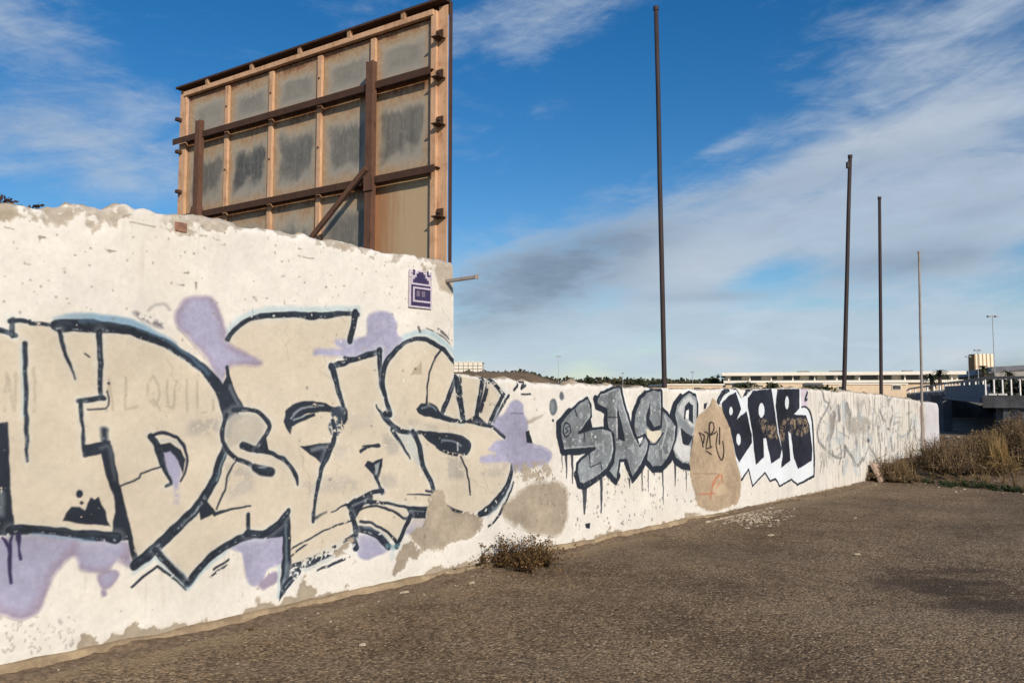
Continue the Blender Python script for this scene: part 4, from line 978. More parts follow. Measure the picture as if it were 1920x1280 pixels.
bb = thing('billboard', 'rusty back of a large sheet metal billboard standing behind the tall wall', 'billboard', tuple(b3(BWID / 2, 0)))
ZT = PR[2]
z_in = np.mean([bp(356, 186)[1], bp(808, 33)[1]])           # top of the sheets
z_m1 = np.mean([bp(345, 270)[1], bp(815, 134)[1]]); z_m2 = np.mean([bp(420, 404)[1], bp(822, 310)[1]])
z_bot = z_m2 - (z_m1 - z_m2) * .98
us = [bp(813, 80)[0], bp(704, 110)[0], bp(604, 145)[0], bp(513, 175)[0], bp(430, 205)[0], bp(354, 230)[0]]
rows = [(z_m1, z_in), (z_m2, z_m1), (z_bot, z_m2)]
SHEETV = []
for r, (za, zb) in enumerate(rows):
    for c_ in range(5):
        ua, ub = us[c_], us[c_ + 1]
        n = 5; uu = np.linspace(ua, ub, n); zz = np.linspace(za, zb, n)
        V = []; 
        for j in range(n):
            for i in range(n):
                dent = .012 * sin(pi * i / (n - 1)) * sin(pi * j / (n - 1)) * RNG.uniform(.2, 1.0)
                V.append(b3(uu[i], zz[j], .004 * r - dent))
        V = np.array(V) - wloc(bb); idx = np.arange(n * n).reshape(n, n)
        Q = np.stack([idx[:-1, :-1], idx[1:, :-1], idx[1:, 1:], idx[:-1, 1:]], -1).reshape(-1, 4)
        me = npmesh('sheet_panel', V, Q, MSHEET, True); uvl = me.uv_layers.new(name='UVMap')
        U2 = np.array([[1 - i / (n - 1), j / (n - 1)] for j in range(n) for i in range(n)], np.float32)
        uvl.data.foreach_set('uv', U2[Q.ravel()].ravel())
        o = link('sheet_panel', me, bb); o['rusted'] = 1.0 if (r == 2 and c_ == 0) else 0.0; o['tone'] = float((.42, .95, .9)[r] * RNG.uniform(.75, 1.05))
        if r == 2 and c_ == 0: o['label'] = 'wholly rust brown sheet in the lower right corner'
EX = np.array([BU[0], BU[1], 0.0])
def bmem(name, a, b, w, h, m, proud, bev=.004):
    """member between two board points; w across, h proud of the sheet"""
    mb = MB(); mb.beam(b3(a[0], a[1], proud), b3(b[0], b[1], proud), w, h, up=tuple(BNV)); return mb.part(name, m, bb, bevel=bev)
# perimeter: outer folded edge, inner rail, packers between
bmem('outer_edge', (0, ZT), (BWID, ZT), .035, .20, MCHAN, .02)
bmem('top_return', (0.02, ZT - .075), (BWID - .02, ZT - .075), .13, .02, MCHAN, -.06)
bmem('top_rail', (us[0] - .05, z_in + .045), (us[-1] + .05, z_in + .045), .075, .07, MFRAME, .045)
for px in (395, 478, 568, 661, 762):
    u_ = bp(px, 200 - .34 * (px - 360))[0]; mb = MB(); mb.beam(b3(u_, z_in + .06, .05), b3(u_ - .03, ZT + .0, .09), .07, .05, up=tuple(BNV)); mb.part('packer', MFRAME, bb, bevel=.003)
UR = us[0]
bmem('side_edge', (-.012, z_bot), (-.008, ZT + .01), .016, .06, MCHAN, -.03); bmem('side_rail', (UR * .80, z_bot), (UR * .80, z_in + .06), UR * .36, .06, MFRAME, .035); bmem('side_return', (UR * .31, z_bot), (UR * .31, ZT - .05), UR * .60, .012, MFRAME, .012)
UL = us[-1]
bmem('side_rail', (UL + (BWID - UL) * .34, z_bot), (UL + (BWID - UL) * .34, z_in + .06), (BWID - UL) * .80, .05, MFRAME, .035); bmem('side_edge', (BWID - .035, z_bot), (BWID - .035, ZT + .01), .04, .07, MFRAME, -.01)
for k in range(1, 5):
    for (za, zb) in rows: bmem('mullion', (us[k], za + .035), (us[k], zb - .035), .085, .045, MFRAME, .03)
# horizontal channels, flange up
for z_, ua, ub in ((z_m1, UR - .06, BWID - .01), (z_m2, UR - .14, BWID - .03)):
    mb = MB(); mb.beam(b3(ua, z_ + .015, .055), b3(ub, z_ + .015, .055), .012, .085, up=tuple(BNV)); mb.beam(b3(ua, z_ - .015, .145), b3(ub, z_ - .02, .145), .095, .012, up=tuple(BNV))
    mb.part('channel', MCHAN, bb)
bmem('bottom_rail', (0, z_bot), (BWID, z_bot), .09, .07, MCHAN, .03)
# posts carry it from the ground
def post(px, py, w):
    u_, zt = bp(px, py); mb = MB()
    for s_ in (-1, 1): mb.beam(b3(u_ + s_ * (w / 2 - .007), -.1, .16), b3(u_ + s_ * (w / 2 - .007), zt, .16), .014, .09, up=tuple(BNV))
    mb.beam(b3(u_, -.1, .165), b3(u_, zt, .165), w - .03, .012, up=tuple(BNV)); mb.beam(b3(u_, -.1, .198), b3(u_, zt - .01, .198), w - .03, .010, up=tuple(BNV))
    mb.part('post', MPOST, bb); return u_
uR_ = post(712, 124, .115); uL_ = post(391, 232, .11)
mb = MB(); zc = bp(391, 404)[1]; mb.add([b3(uL_ - .06, zc + .12, .23), b3(uL_ + .06, zc + .12, .23), b3(uL_ + .14, zc - .1, .23), b3(uL_ - .14, zc - .1, .23), b3(uL_ - .06, zc + .12, .11), b3(uL_ + .06, zc + .12, .11), b3(uL_ + .14, zc - .1, .11), b3(uL_ - .14, zc - .1, .11)],
    [(0, 1, 2, 3), (7, 6, 5, 4), (0, 4, 5, 1), (2, 6, 7, 3), (1, 5, 6, 2), (3, 7, 4, 0)]); mb.part('gusset', MPOST, bb)
ub_, zb_ = bp(703, 322); ue_, ze_ = bp(603, 452)
dirx = np.array([ue_ - ub_, ze_ - zb_]); e_ = np.array([ub_, zb_]) + dirx * 2.6
mb = MB(); mb.beam(b3(ub_ - .05, zb_ - .02, .23), b3(e_[0], e_[1], .26), .07, .04, up=tuple(BNV)); mb.part('brace', MPOST, bb)
mb = MB(); u9, z9 = bp(711, 350); mb.box(b3(u9, z9, .215), (.15, .02, .2), EX, tuple(BNV), (0, 0, 1)); mb.part('gusset_plate', MPOST, bb)
for py in (72, 146, 233, 405):      # cleats on the right stile
    u_, z_ = bp(831, py); mb = MB(); mb.box(b3(u_, z_ - .03, .10), (.13, .14, .014), EX, tuple(BNV), (0, 0, 1)); mb.box(b3(u_, z_ + .03, .07), (.10, .02, .10), EX, tuple(BNV), (0, 0, 1)); mb.tube([b3(u_, z_ + .03, .07), b3(u_, z_ + .03, .13)], .018, 6); mb.part('cleat', MCHAN, bb)
for py in (228, 288, 362):
    u_, z_ = bp(345, py); mb = MB(); mb.box(b3(u_, z_, .10), (.07, .09, .05), EX, tuple(BNV), (0, 0, 1)); mb.part('cleat', MCHAN, bb)
for k in range(1, 5):
    for za, zb in rows:
        mb = MB(); zz_ = za + (zb - za) * .5; mb.tube([b3(us[k], zz_, .045), b3(us[k], zz_, .066)], .014, 6); mb.part('bolt', MCHAN, bb)

# ------------------------------------------------------------------ tall bare poles
def pole(label, base_px, base_y, off, top_px, top_y, d0, d1, m, knob=False):
    """stands behind the wall face by off metres; both ends taken from where they are seen"""
    s_, _ = wp(base_px, base_y); b0 = np.array(wall3(s_, 0, off))
    d = rayd(top_px, top_y); kk = (b0[1]) / d[1]; tp = np.array([d[0] * kk, b0[1], H_EYE + d[2] * kk])
    dv = rayd(base_px, base_y); vis = np.array([dv[0] * b0[1] / dv[1], b0[1], H_EYE + dv[2] * b0[1] / dv[1]])
    dr = (tp - vis) / (tp[2] - vis[2]); foot = vis - dr * (vis[2] + .2)
    r = thing('metal_pole', label, 'pole', (foot[0], foot[1], 0), 'thin rusty poles along the wall')
    n = 7; pts = [foot + (tp - foot) * i / (n - 1) + np.array([RNG.normal(0, .003), 0, 0]) * (0 < i < n - 1) for i in range(n)]
    mb = MB(); mb.tube(pts, list(np.linspace(d0, d1, n) / 2), 10); mb.part('shaft', m, r, True)
    mb = MB(); mb.tube([tp - dr * .02, tp + dr * .03], d1 * .62, 10); mb.part('cap', m, r)
    if knob: mb = MB(); q = tp - dr * .16; mb.box(q + np.array([-.04, 0, 0]), (.05, .06, .12)); mb.part('hinge', m, r, bevel=.006)
pole('tallest rusty pole, nearest the billboard, behind the grey letters', 1246, 726, -.32, 1230, 17, .066, .060, MPOLE)
pole('second rusty pole from the left with a small hinge at its top', 1582, 733, -.32, 1594, 294, .085, .07, MPOLE, True)
pole('dark pole just right of the hinged one, behind the low wall', 1652, 741, -.32, 1649, 372, .075, .06, MPOLE)
pole('pale thin pole fixed to the front of the wall near its far end', 1729, 800, .05, 1723, 474, .060, .048, MPOLE2)

# ------------------------------------------------------------------ ground
def gp(px, py, z=0.0):
    d = rayd(px, py); k = (z - H_EYE) / d[2]; return np.array([d[0] * k, d[1] * k, z])
def dp(px, Y, z=0.0):
    """point at depth Y under photo column px"""
    d = rayd(px, HOR); return np.array([d[0] * Y / d[1], Y, z])

MASPH, t, b = mat('asphalt', .92, .22)
P = t.new('ShaderNodeTexCoord').outputs['Object']
a1 = t.noise(P, .55, 5, .6, .4); a2 = t.noise(P, 3.5, 5, .6); a3 = t.noise(P, 60, 3, .65)
v1 = t.vor(P, 55, out='Distance'); v1c = t.vor(P, 55, out='Color'); v2 = t.vor(P, 120, out='Color'); v3c = t.vor(P, 24, out='Color'); v3 = t.vor(P, 24)
bw = t.new('ShaderNodeRGBToBW'); t.l.new(v1c, bw.inputs[0]); bw2 = t.new('ShaderNodeRGBToBW'); t.l.new(v2, bw2.inputs[0]); bw3 = t.new('ShaderNodeRGBToBW'); t.l.new(v3c, bw3.inputs[0])
c = t.mix(t.sstep(a1, .36, .64), (.110, .077, .049), (.205, .149, .097))
c = t.mix(t.m('MULTIPLY', t.sstep(a2, .35, .7), .5), c, (.205, .157, .113))
c = t.mix(t.m('MULTIPLY', t.sstep(t.noise(P, 1.5, 6, .65, .8), .52, .66), .42), c, (.080, .056, .039))
g = t.m('ADD', t.m('MULTIPLY', bw.outputs[0], .6), t.m('MULTIPLY', bw2.outputs[0], .4))
c = t.mix(1.0, c, t.mix(t.sstep(g, .22, .78), (.42, .40, .38), (1.62, 1.60, 1.55)), 'MULTIPLY')
stone = t.m('MULTIPLY', t.m('GREATER_THAN', bw.outputs[0], .80), t.m('LESS_THAN', v1, .42))
c = t.mix(t.m('MULTIPLY', stone, .7), c, (.46, .385, .29))
peb = t.m('MULTIPLY', t.m('GREATER_THAN', bw3.outputs[0], .90), t.m('LESS_THAN', v3, .26))
c = t.mix(t.m('MULTIPLY', peb, .8), c, (.52, .46, .38))
# oily stain in the foreground at the right, and a dusty verge along the wall
sx = t.new('ShaderNodeSeparateXYZ'); t.l.new(P, sx.inputs[0])
def stain(px, py, rx, ry, rot, amp):
    q = gp(px, py); cr_, sr_ = cos(rot), sin(rot)
    dx = t.m('SUBTRACT', sx.outputs[0], q[0]); dy = t.m('SUBTRACT', sx.outputs[1], q[1])
    uu = t.m('ADD', t.m('MULTIPLY', dx, cr_ / rx), t.m('MULTIPLY', dy, sr_ / rx)); vv = t.m('ADD', t.m('MULTIPLY', dx, -sr_ / ry), t.m('MULTIPLY', dy, cr_ / ry))
    r2 = t.m('SQRT', t.m('ADD', t.m('MULTIPLY', uu, uu), t.m('MULTIPLY', vv, vv)))
    r2 = t.m('ADD', r2, t.m('MULTIPLY', t.m('SUBTRACT', a2, .5), 1.5)); r2 = t.m('ADD', r2, t.m('MULTIPLY', t.m('SUBTRACT', a1, .5), .8))
    return t.m('MULTIPLY', t.sstep(r2, 1.1, .35), amp)
st = t.m('MAXIMUM', stain(1745, 1094, .75, .40, .1, .66), t.m('MAXIMUM', stain(1890, 1136, .85, .28, .1, .74), stain(1790, 1068, .6, .14, .05, .5)))
c = t.mix(st, c, (.040, .027, .018))
wd_ = t.m('ADD', t.m('MULTIPLY', sx.outputs[0], WN[0]), t.m('ADD', t.m('MULTIPLY', sx.outputs[1], WN[1]), WOFF))
vg = t.sstep(t.m('ADD', wd_, t.m('MULTIPLY', t.m('SUBTRACT', a2, .5), .9)), .62, .05)
c = t.mix(t.m('MULTIPLY', vg, .7), c, t.mix(a3, (.20, .15, .10), (.36, .28, .19)))
c = t.mix(1.0, c, (1.07, 1.055, .985), 'MULTIPLY')
# tyre-worn lighter band
c = t.mix(t.m('MULTIPLY', t.sstep(t.noise(t.scale(P, (.25, 1.2, 1)), .8, 4, .6), .48, .7), .25), c, (.215, .17, .122))
t.l.new(c, b.inputs['Base Color'])
hgt = t.m('ADD', t.m('MULTIPLY', t.m('SUBTRACT', .5, v1), .9), t.m('ADD', t.m('MULTIPLY', a3, .5), t.m('MULTIPLY', a2, .8)))
bump(t, b, hgt, .6, .014)
MDIRT, t, b = mat('dry_earth', .95, .1)
P = t.new('ShaderNodeTexCoord').outputs['Object']
a1 = t.noise(P, .7, 6, .6); a2 = t.noise(P, 12, 5, .65); v1 = t.vor(P, 30, out='Color'); bw = t.new('ShaderNodeRGBToBW'); t.l.new(v1, bw.inputs[0])
c = t.mix(t.sstep(a1, .35, .65), (.135, .098, .066), (.23, .172, .118)); c = t.mix(1.0, c, t.mix(t.sstep(a2, .3, .7), (.6, .58, .55), (1.3, 1.3, 1.3)), 'MULTIPLY')
c = t.mix(t.m('MULTIPLY', t.m('GREATER_THAN', bw.outputs[0], .78), .4), c, (.42, .36, .28))
t.l.new(c, b.inputs['Base Color']); bump(t, b, t.m('ADD', a2, t.m('MULTIPLY', a1, .5)), .8, .05)

def grid(name, x0, x1, y0, y1, nx, ny, zf, m, kind='structure', keep=None):
    xs = np.linspace(x0, x1, nx); ys = np.linspace(y0, y1, ny); Xg, Yg = np.meshgrid(xs, ys); Zg = zf(Xg, Yg)
    V = np.stack([Xg, Yg, Zg], -1).reshape(-1, 3); idx = np.arange(nx * ny).reshape(ny, nx)
    Q = np.stack([idx[:-1, :-1], idx[:-1, 1:], idx[1:, 1:], idx[1:, :-1]], -1).reshape(-1, 4)
    if keep is not None: k = keep(V); Q = Q[k[Q].all(1)]
    return tag(link(name, npmesh(name, V, Q, m, True)), kind=kind)
def hn(x, y, s, k=3, seed=0):
    o = 0
    for i in range(k): o = o + np.sin(x * s * (1.7 ** i) * 1.13 + i * 2.1 + seed) * np.cos(y * s * (1.7 ** i) * .91 - i * 1.3 + seed * 1.7) / (1.6 ** i)
    return o
EG0, EG1 = gp(1600, 902), gp(1925, 925)        # where the asphalt gives way to waste ground
EGD = (EG1 - EG0)[:2]; EGD /= np.linalg.norm(EGD); EGN = np.array([-EGD[1], EGD[0]])
def past(x, y): return (x - EG0[0]) * EGN[0] + (y - EG0[1]) * EGN[1]     # metres beyond that edge
ground = tag(link('ground', npmesh('ground', np.array([(-900, -300, -.5), (900, -300, -.5), (900, 1500, -.5), (-900, 1500, -.5)]), np.array([[0, 1, 2, 3]]), MDIRT)), kind='structure')
def zroad(x, y): return .012 * hn(x, y, .9) + .004 * hn(x, y, 4, 2, 3) - .5 * np.clip((past(x, y) - .1) / 1.4, 0, 1) ** 1 * 0 - 0.0
grid('asphalt_lot', -9, 26, -12, 22, 260, 250, zroad, MASPH, keep=lambda V: (past(V[:, 0], V[:, 1]) < .45 + .25 * hn(V[:, 0], V[:, 1], 1.3)) & (V[:, 0] * WN[0] + V[:, 1] * WN[1] + WOFF > -.05))
def zbank(x, y):
    p = past(x, y); r = np.clip(p / 2.5, 0, 1)
    z = -.03 + r * r * (3 - 2 * r) * .30 + .07 * r * hn(x, y, .8) + .03 * hn(x, y, 3.1, 2, 1)
    return z - np.clip((p - 9) / 9, 0, 1) * 1.1
grid('waste_ground', 2, 75, 9, 62, 200, 150, zbank, MDIRT, keep=lambda V: (past(V[:, 0], V[:, 1]) > -.6))
# ------------------------------------------------------------------ far side: hill, woods, buildings
MWHITE = plain('white_wall', (.74, .70, .62), .08, 2, .85, .2); MCREAM = plain('cream_wall', (.62, .50, .37), .10, 1.5, .9, .15)
MGLASS = plain('dark_window', (.045, .05, .06), .4, 2, .25, .5); MROOFW = plain('white_slab', (.80, .77, .70), .06, 2, .85, .2); MGREYB = plain('grey_cladding', (.20, .20, .21), .2, 1, .7, .3)
MSHED = plain('shed_sheet', (.33, .315, .30), .12, 1.2, .6, .3); MSHROOF = plain('shed_roof', (.15, .16, .19), .2, .8, .6, .3)
MCONC = plain('blue_grey_concrete', (.15, .17, .205), .2, 1.2, .85, .2, .3); MDARKC = plain('dark_concrete', (.10, .105, .115), .35, 1.0, .9, .2, .3); MPOSTW = plain('white_baluster', (.78, .76, .74), .08, 4, .7, .3)  # dark mottled concrete of the deck beam, abutments and piers
MRAIL = plain('dark_rail', (.07, .075, .09), .2, 4, .6, .3); MSTONE = plain('pale_stone', (.55, .49, .41), .25, 20, .9, .15, .5); MLAMP = plain('lamp_metal', (.30, .31, .33), .2, 4, .5, .4)
MSILO1 = plain('cream_silo', (.84, .74, .58), .06, .5, .7, .3); MSILO2 = plain('ochre_silo', (.30, .18, .08), .1, .5, .7, .3)

hill_p = [(px, py) for px, py in ((830, 700), (860, 697), (900, 698), (950, 697), (990, 697), (1010, 703), (1035, 709), (1100, 711), (1200, 713), (1320, 714), (1420, 716))]
def hillz(x, y):
    px = PX + x / y * F
    top = np.interp(px, [600, 760, 830, 900, 992, 1012, 1040, 1200, 1400, 1500], [700, 699, 698, 698, 697, 704, 714, 722, 726, 740])
    h = (HOR - top) / F * 150 + H_EYE
    return (h + .5) * np.exp(-((y - 150) / 22.0) ** 2) - .5 + .07 * hn(x, y, .12, 3)
MHILL = plain('dry_hillside', (.19, .135, .09), .35, .12, .95, .1, .4, col2=(.10, .085, .055))
grid('hill', -52, 62, 100, 205, 130, 60, hillz, MHILL)

def leaves(cent, n, size, seed, spread=None, flat=.5):
    """n leaf-sized quads round points drawn from cent; returns vertex and face arrays"""
    r = np.random.default_rng(seed); c = cent[r.integers(0, len(cent), n)] if spread is None else cent[r.integers(0, len(cent), n)] + r.normal(0, 1, (n, 3)) * spread
    a = r.normal(0, 1, (n, 3)); a /= np.linalg.norm(a, axis=1)[:, None]; b_ = r.normal(0, 1, (n, 3)); b_ -= a * (a * b_).sum(1)[:, None]; b_ /= np.linalg.norm(b_, axis=1)[:, None]
    s_ = size * r.uniform(.5, 1.4, n)[:, None]
    V = np.stack([c - a * s_, c - b_ * s_ * flat, c + a * s_, c + b_ * s_ * flat], 1).reshape(-1, 3)
    return V, np.arange(n * 4).reshape(n, 4)

def leafmat(name, c1, c2, rough=.7):
    m, t, b = mat(name, rough, .2)
    g = t.new('ShaderNodeNewGeometry').outputs['Random Per Island']; P = t.new('ShaderNodeTexCoord').outputs['Object']
    t.l.new(t.mix(t.m('ADD', t.m('MULTIPLY', g, .7), t.m('MULTIPLY', t.noise(P, 1.7, 2), .3)), c1, c2), b.inputs['Base Color'])
    return m
MLEAF = leafmat('dark_leaf', (.018, .026, .012), (.06, .07, .03)); MLEAF2 = leafmat('olive_leaf', (.03, .032, .018), (.085, .08, .045))
MDRY = leafmat('dry_stem', (.10, .068, .036), (.30, .215, .115), .9); MGOLD = leafmat('golden_grass', (.16, .10, .04), (.40, .28, .13), .9); MBRUSH = leafmat('brown_brush', (.075, .052, .030), (.235, .165, .095), .9)
MGREEN = leafmat('weed_leaf', (.020, .034, .014), (.06, .085, .035)); MTWIG = leafmat('dark_twig', (.035, .025, .018), (.12, .075, .035), .9); MBARK = plain('bark', (.10, .075, .055), .3, 6, .95, .1, .4)

def tree(label, px, Y, h, rad, seed, m=MLEAF, lobes=7, n=900, group='dark trees on the skyline'):
    p = dp(px, Y); r = np.random.default_rng(seed); g0 = 0.0
    o = thing('round_tree', label, 'tree', tuple(p), group)
    mb = MB(); mb.tube([p + (0, 0, -.5), p + (.05 * rad, 0, h * .3), p + (0, .05 * rad, h * .62)], [.07 * h * .6, .05 * h * .6, .02 * h * .6], 7); mb.part('trunk', MBARK, o, True)
    cs = []
    for i in range(lobes):
        a = r.uniform(0, 2 * pi); q = r.uniform(.1, .62) * rad; c0 = p + np.array([cos(a) * q, sin(a) * q, h * r.uniform(.42, .86)]); rr = rad * r.uniform(.34, .58)
        d = r.normal(0, 1, (160, 3)); d /= np.linalg.norm(d, axis=1)[:, None]; cs.append(c0 + d * rr * r.uniform(.55, 1.0, (160, 1)) * np.array([1, 1, min(1, h / rad * .36)]))
    V, Q = leaves(np.concatenate(cs), n, .075 * rad + .05, seed); V = V[:]; link('crown', npmesh('crown', V - p, Q, m), o)
    return o
# distant wood as one mass along the skyline
pts = []
for px in np.arange(870, 1362, 2.2):
    Y = RNG.uniform(150, 172); top = np.interp(px, [870, 900, 985, 1010, 1040, 1090, 1110, 1190, 1210, 1250, 1300, 1340, 1362], [700, 700, 700, 706, 714, 715, 712, 715, 716, 715, 716, 713, 716]) + RNG.uniform(-1.5, 4)
    zt = (HOR - top) / F * Y + H_EYE
    for k in range(7): q = dp(px + RNG.uniform(-2, 2), Y); q[2] = zt * (1 - k / 8.0 * .75) + RNG.normal(0, .1); pts.append(q)
V, Q = leaves(np.array(pts), 9000, .42, 5, spread=np.array([.5, .8, .22]), flat=.7)
tag(link('distant_wood', npmesh('distant_wood', V, Q, MLEAF2)), kind='stuff')
for i, (lab, px, Y, top, rad) in enumerate((('round dark tree on the skyline left of the wood', 1102, 140, 703, 1.6), ('dark bushy tree just left of the tallest pole', 1232, 130, 710, 2.2), ('flat topped dark tree behind the grey letters', 1196, 134, 708, 1.9),
        ('dark tree at the left end of the long white building', 1342, 128, 705, 2.3), ('small dark tree between the tall pole and the building', 1316, 132, 711, 1.6))):
    tree(lab, px, Y, (HOR - top) / F * Y + H_EYE, rad, 40 + i)
for i, (lab, px, top, rad) in enumerate((('dark round bush against the pale end of the long building', 1395, 715, 1.25), ('dark bush in front of the cream wall above the letter A', 1455, 715, 1.45), ('broad dark bush above the right edge of the letter R', 1526, 717, 1.75))):
    Y = 66; tree(lab, px, Y, (HOR - top) / F * Y + H_EYE, rad, 60 + i, group='bushes before the long building', lobes=8)

# long white building
Lb = thing('long_building', 'long low white two storey building with a flat roof behind the poles', 'building', tuple(dp(1560, 120)))
A0, A1 = dp(1361, 124), dp(1800, 116); AX = (A1 - A0); LEN = np.linalg.norm(AX); AX /= LEN; AN = np.array([AX[1], -AX[0], 0])
def zpx(py, Y): return H_EYE + (HOR - py) / F * Y
def lb(mb, s0, s1, z0, z1, o0, o1): c = A0 + AX * (s0 + s1) / 2 + AN * (o0 + o1) / 2; c[2] = (z0 + z1) / 2; mb.box(c, (s1 - s0, o1 - o0, z1 - z0), AX, AN); return mb
ZR = zpx(697.5, 120); ZR0 = zpx(703.5, 120); ZW0 = zpx(713, 120); ZP = zpx(717.5, 120)
lb(MB(), -.6, LEN + .6, ZR0, ZR, -12, 1.3).part('roof', MROOFW, Lb); lb(MB(), 0, LEN, ZW0, ZR0 - .002, -11, -.6).part('upper_wall', MWHITE, Lb); lb(MB(), 0, LEN, -.5, ZP, -11.5, .4).part('lower_wall', MCREAM, Lb); lb(MB(), -.3, LEN + .3, ZP + .002, ZW0 - .002, -11.2, .9).part('floor_slab', MROOFW, Lb)
r_ = np.random.default_rng(4); s_ = .8
while s_ < LEN - 2:
    w_ = r_.choice([.7, 1.1, 1.6, 2.4]); g_ = r_.choice([.5, .8, 1.3])
    o = lb(MB(), s_, s_ + w_, ZW0 + r_.choice([.02, .15]), ZR0 - .05, -.62, -.5).part('window', MWHITE if r_.random() < .2 else MGREYB, Lb)
    if w_ > .6: lb(MB(), s_ + .1, s_ + w_ - .1, ZW0 + .2, ZR0 - .12, -.51, -.47).part('pane', MGLASS, o)
    s_ += w_ + g_
for s_ in np.arange(.4, LEN, 3.1): lb(MB(), s_, s_ + .18, ZW0, ZR0 - .003, .35, .55).part('column', MROOFW, Lb)
for px, w_ in ((1500, 1.4), (1590, 2.2), (1683, 1.9), (1735, 1.2)):
    s0_ = np.dot(dp(px, 119) - A0, AX); o = lb(MB(), s0_ - w_ / 2, s0_ + w_ / 2, zpx(731, 119), zpx(721, 119), .38, .46).part('window', MWHITE, Lb); lb(MB(), s0_ - w_ / 2 + .12, s0_ + w_ / 2 - .12, zpx(730, 119), zpx(722, 119), .44, .48).part('pane', MGLASS, o)
for i in range(5): s_ = r_.uniform(5, LEN - 5); lb(MB(), s_, s_ + r_.uniform(.8, 1.8), ZR + .002, ZR + .35, -6, -5).part('roof_unit', MGREYB, Lb)

def simple_block(name, label, px0, px1, ytop, Y, depth, mw, cat='building', cells=None, win=None, zb=-.5):
    a, c_ = dp(px0, Y), dp(px1, Y); o = thing(name, label, cat, tuple((a + c_) / 2)); zt = zpx(ytop, Y)
    mb = MB(); mb.box(((a[0] + c_[0]) / 2, Y + depth / 2, (zt + zb) / 2), (c_[0] - a[0], depth, zt - zb)); mb.part('wall', mw, o)
    mb = MB(); mb.box(((a[0] + c_[0]) / 2, Y + depth / 2, zt + .07), (c_[0] - a[0] + .3, depth + .3, .13)); mb.part('roof', MROOFW if mw is not MSHED else MSHROOF, o)
    for (x0, x1, y0, y1) in (win or []):
        w0, w1 = dp(x0, Y), dp(x1, Y); f = MB(); f.box(((w0[0] + w1[0]) / 2, Y - .04, (zpx(y0, Y) + zpx(y1, Y)) / 2), (w1[0] - w0[0], .1, abs(zpx(y0, Y) - zpx(y1, Y)))); f = f.part('window', MWHITE, o)
        g_ = MB(); g_.box(((w0[0] + w1[0]) / 2, Y - .09, (zpx(y0, Y) + zpx(y1, Y)) / 2), ((w1[0] - w0[0]) * .84, .05, abs(zpx(y0, Y) - zpx(y1, Y)) * .72)); g_.part('pane', MGLASS, f)
    return o
simple_block('warehouse', 'low cream shed roofline above the last grey letter', 1247, 1356, 722, 84, 9, MCREAM, win=[(1299, 1318, 725.5, 729.5)])
simple_block('warehouse', 'cream annex with a dark sign over the black letters', 1410, 1505, 718, 88, 8, MCREAM, win=[(1416, 1432, 721.5, 724.5)])
simple_block('warehouse', 'sunlit cream annex between the second and third pole', 1545, 1700, 720.5, 92, 8, MCREAM, win=[(1571, 1588, 723, 731), (1672, 1690, 719.5 + 1.6, 731)])
wg = simple_block('office_block', 'small white block with a grid of panels beyond the corner of the tall wall', 800, 904, 679, 175, 10, MWHITE)
a, c_ = dp(800, 175), dp(904, 175)
for px in np.arange(806, 904, 9.0): mb = MB(); q = dp(px, 175); mb.box((q[0], 174.9, (zpx(680, 175) + zpx(700, 175)) / 2), (.10, .14, zpx(680, 175) - zpx(700, 175))); mb.part('mullion', MSHED, wg)
for py in (685, 691): mb = MB(); mb.box(((a[0] + c_[0]) / 2, 174.92, zpx(py, 175)), (c_[0] - a[0], .12, .09)); mb.part('transom', MSHED, wg)

# striped silo block and long shed
sl_ = thing('silo_block', 'tall block of cream silos with ochre stripes on the horizon at the right', 'silo', tuple(dp(1850, 230)))
xs_ = np.linspace(dp(1832, 230)[0], dp(1868, 230)[0], 6); zt = zpx(663, 230)
for i in range(5):
    w_ = xs_[1] - xs_[0]; xc = (xs_[i] + xs_[i + 1]) / 2
    mb = MB(); mb.box((xs_[i] + w_ * .62, 232, (zt - .5) / 2), (w_ * .76, 3, zt + .5)); mb.part('silo', MSILO1, sl_, bevel=.1)
    mb = MB(); mb.box((xs_[i] + w_ * .12, 232.1, (zt - .6) / 2), (w_ * .22, 3, zt + .4)); mb.part('stripe', MSILO2, sl_)
sh = thing('long_shed', 'long grey metal shed with a sloping dark roof before the striped silos', 'shed', tuple(dp(1815, 130)))
SA, SB = dp(1776, 150), dp(1868, 118); SX = SB - SA; SL = np.linalg.norm(SX); SX /= SL; SN = np.array([SX[1], -SX[0], 0])
ztA, ztB = zpx(702.5, 150), zpx(687.5, 118)
zs = (ztA + ztB) / 2
mb = MB(); back = -SN * 14
def hp(p, z, o=0.0): q = p + SN * o; return np.array([q[0], q[1], z])
mb.add([hp(SA, -.5), hp(SB, -.5), hp(SB, ztB - .8), hp(SA, ztA - .8)] + [hp(SA, -.5) + back, hp(SB, -.5) + back, hp(SB, ztB + .6) + back, hp(SA, ztA + .6) + back], [(0, 1, 2, 3), (5, 4, 7, 6), (4, 0, 3, 7), (1, 5, 6, 2)]); mb.part('wall', MSHED, sh)
mb = MB(); mb.add([hp(SA, ztA - .95, .8), hp(SB, ztB - .95, .8), hp(SB, ztB, .3), hp(SA, ztA, .3), hp(SB, ztB + .7) + back, hp(SA, ztA + .7) + back, hp(SB, ztB - .2) + back, hp(SA, ztA - .2) + back], [(0, 1, 2, 3), (3, 2, 4, 5), (5, 4, 6, 7), (7, 6, 1, 0), (0, 3, 5, 7), (1, 6, 4, 2)]); mb.part('roof', MSHROOF, sh)
for k in np.linspace(.02, .98, 22):
    p = SA + SX * SL * k; z_ = ztA + (ztB - ztA) * k - .9; mb = MB(); mb.beam(hp(p, -.4, .06), hp(p, z_, .06), .22, .1, up=tuple(SN)); mb.part('rib', MGREYB, sh)

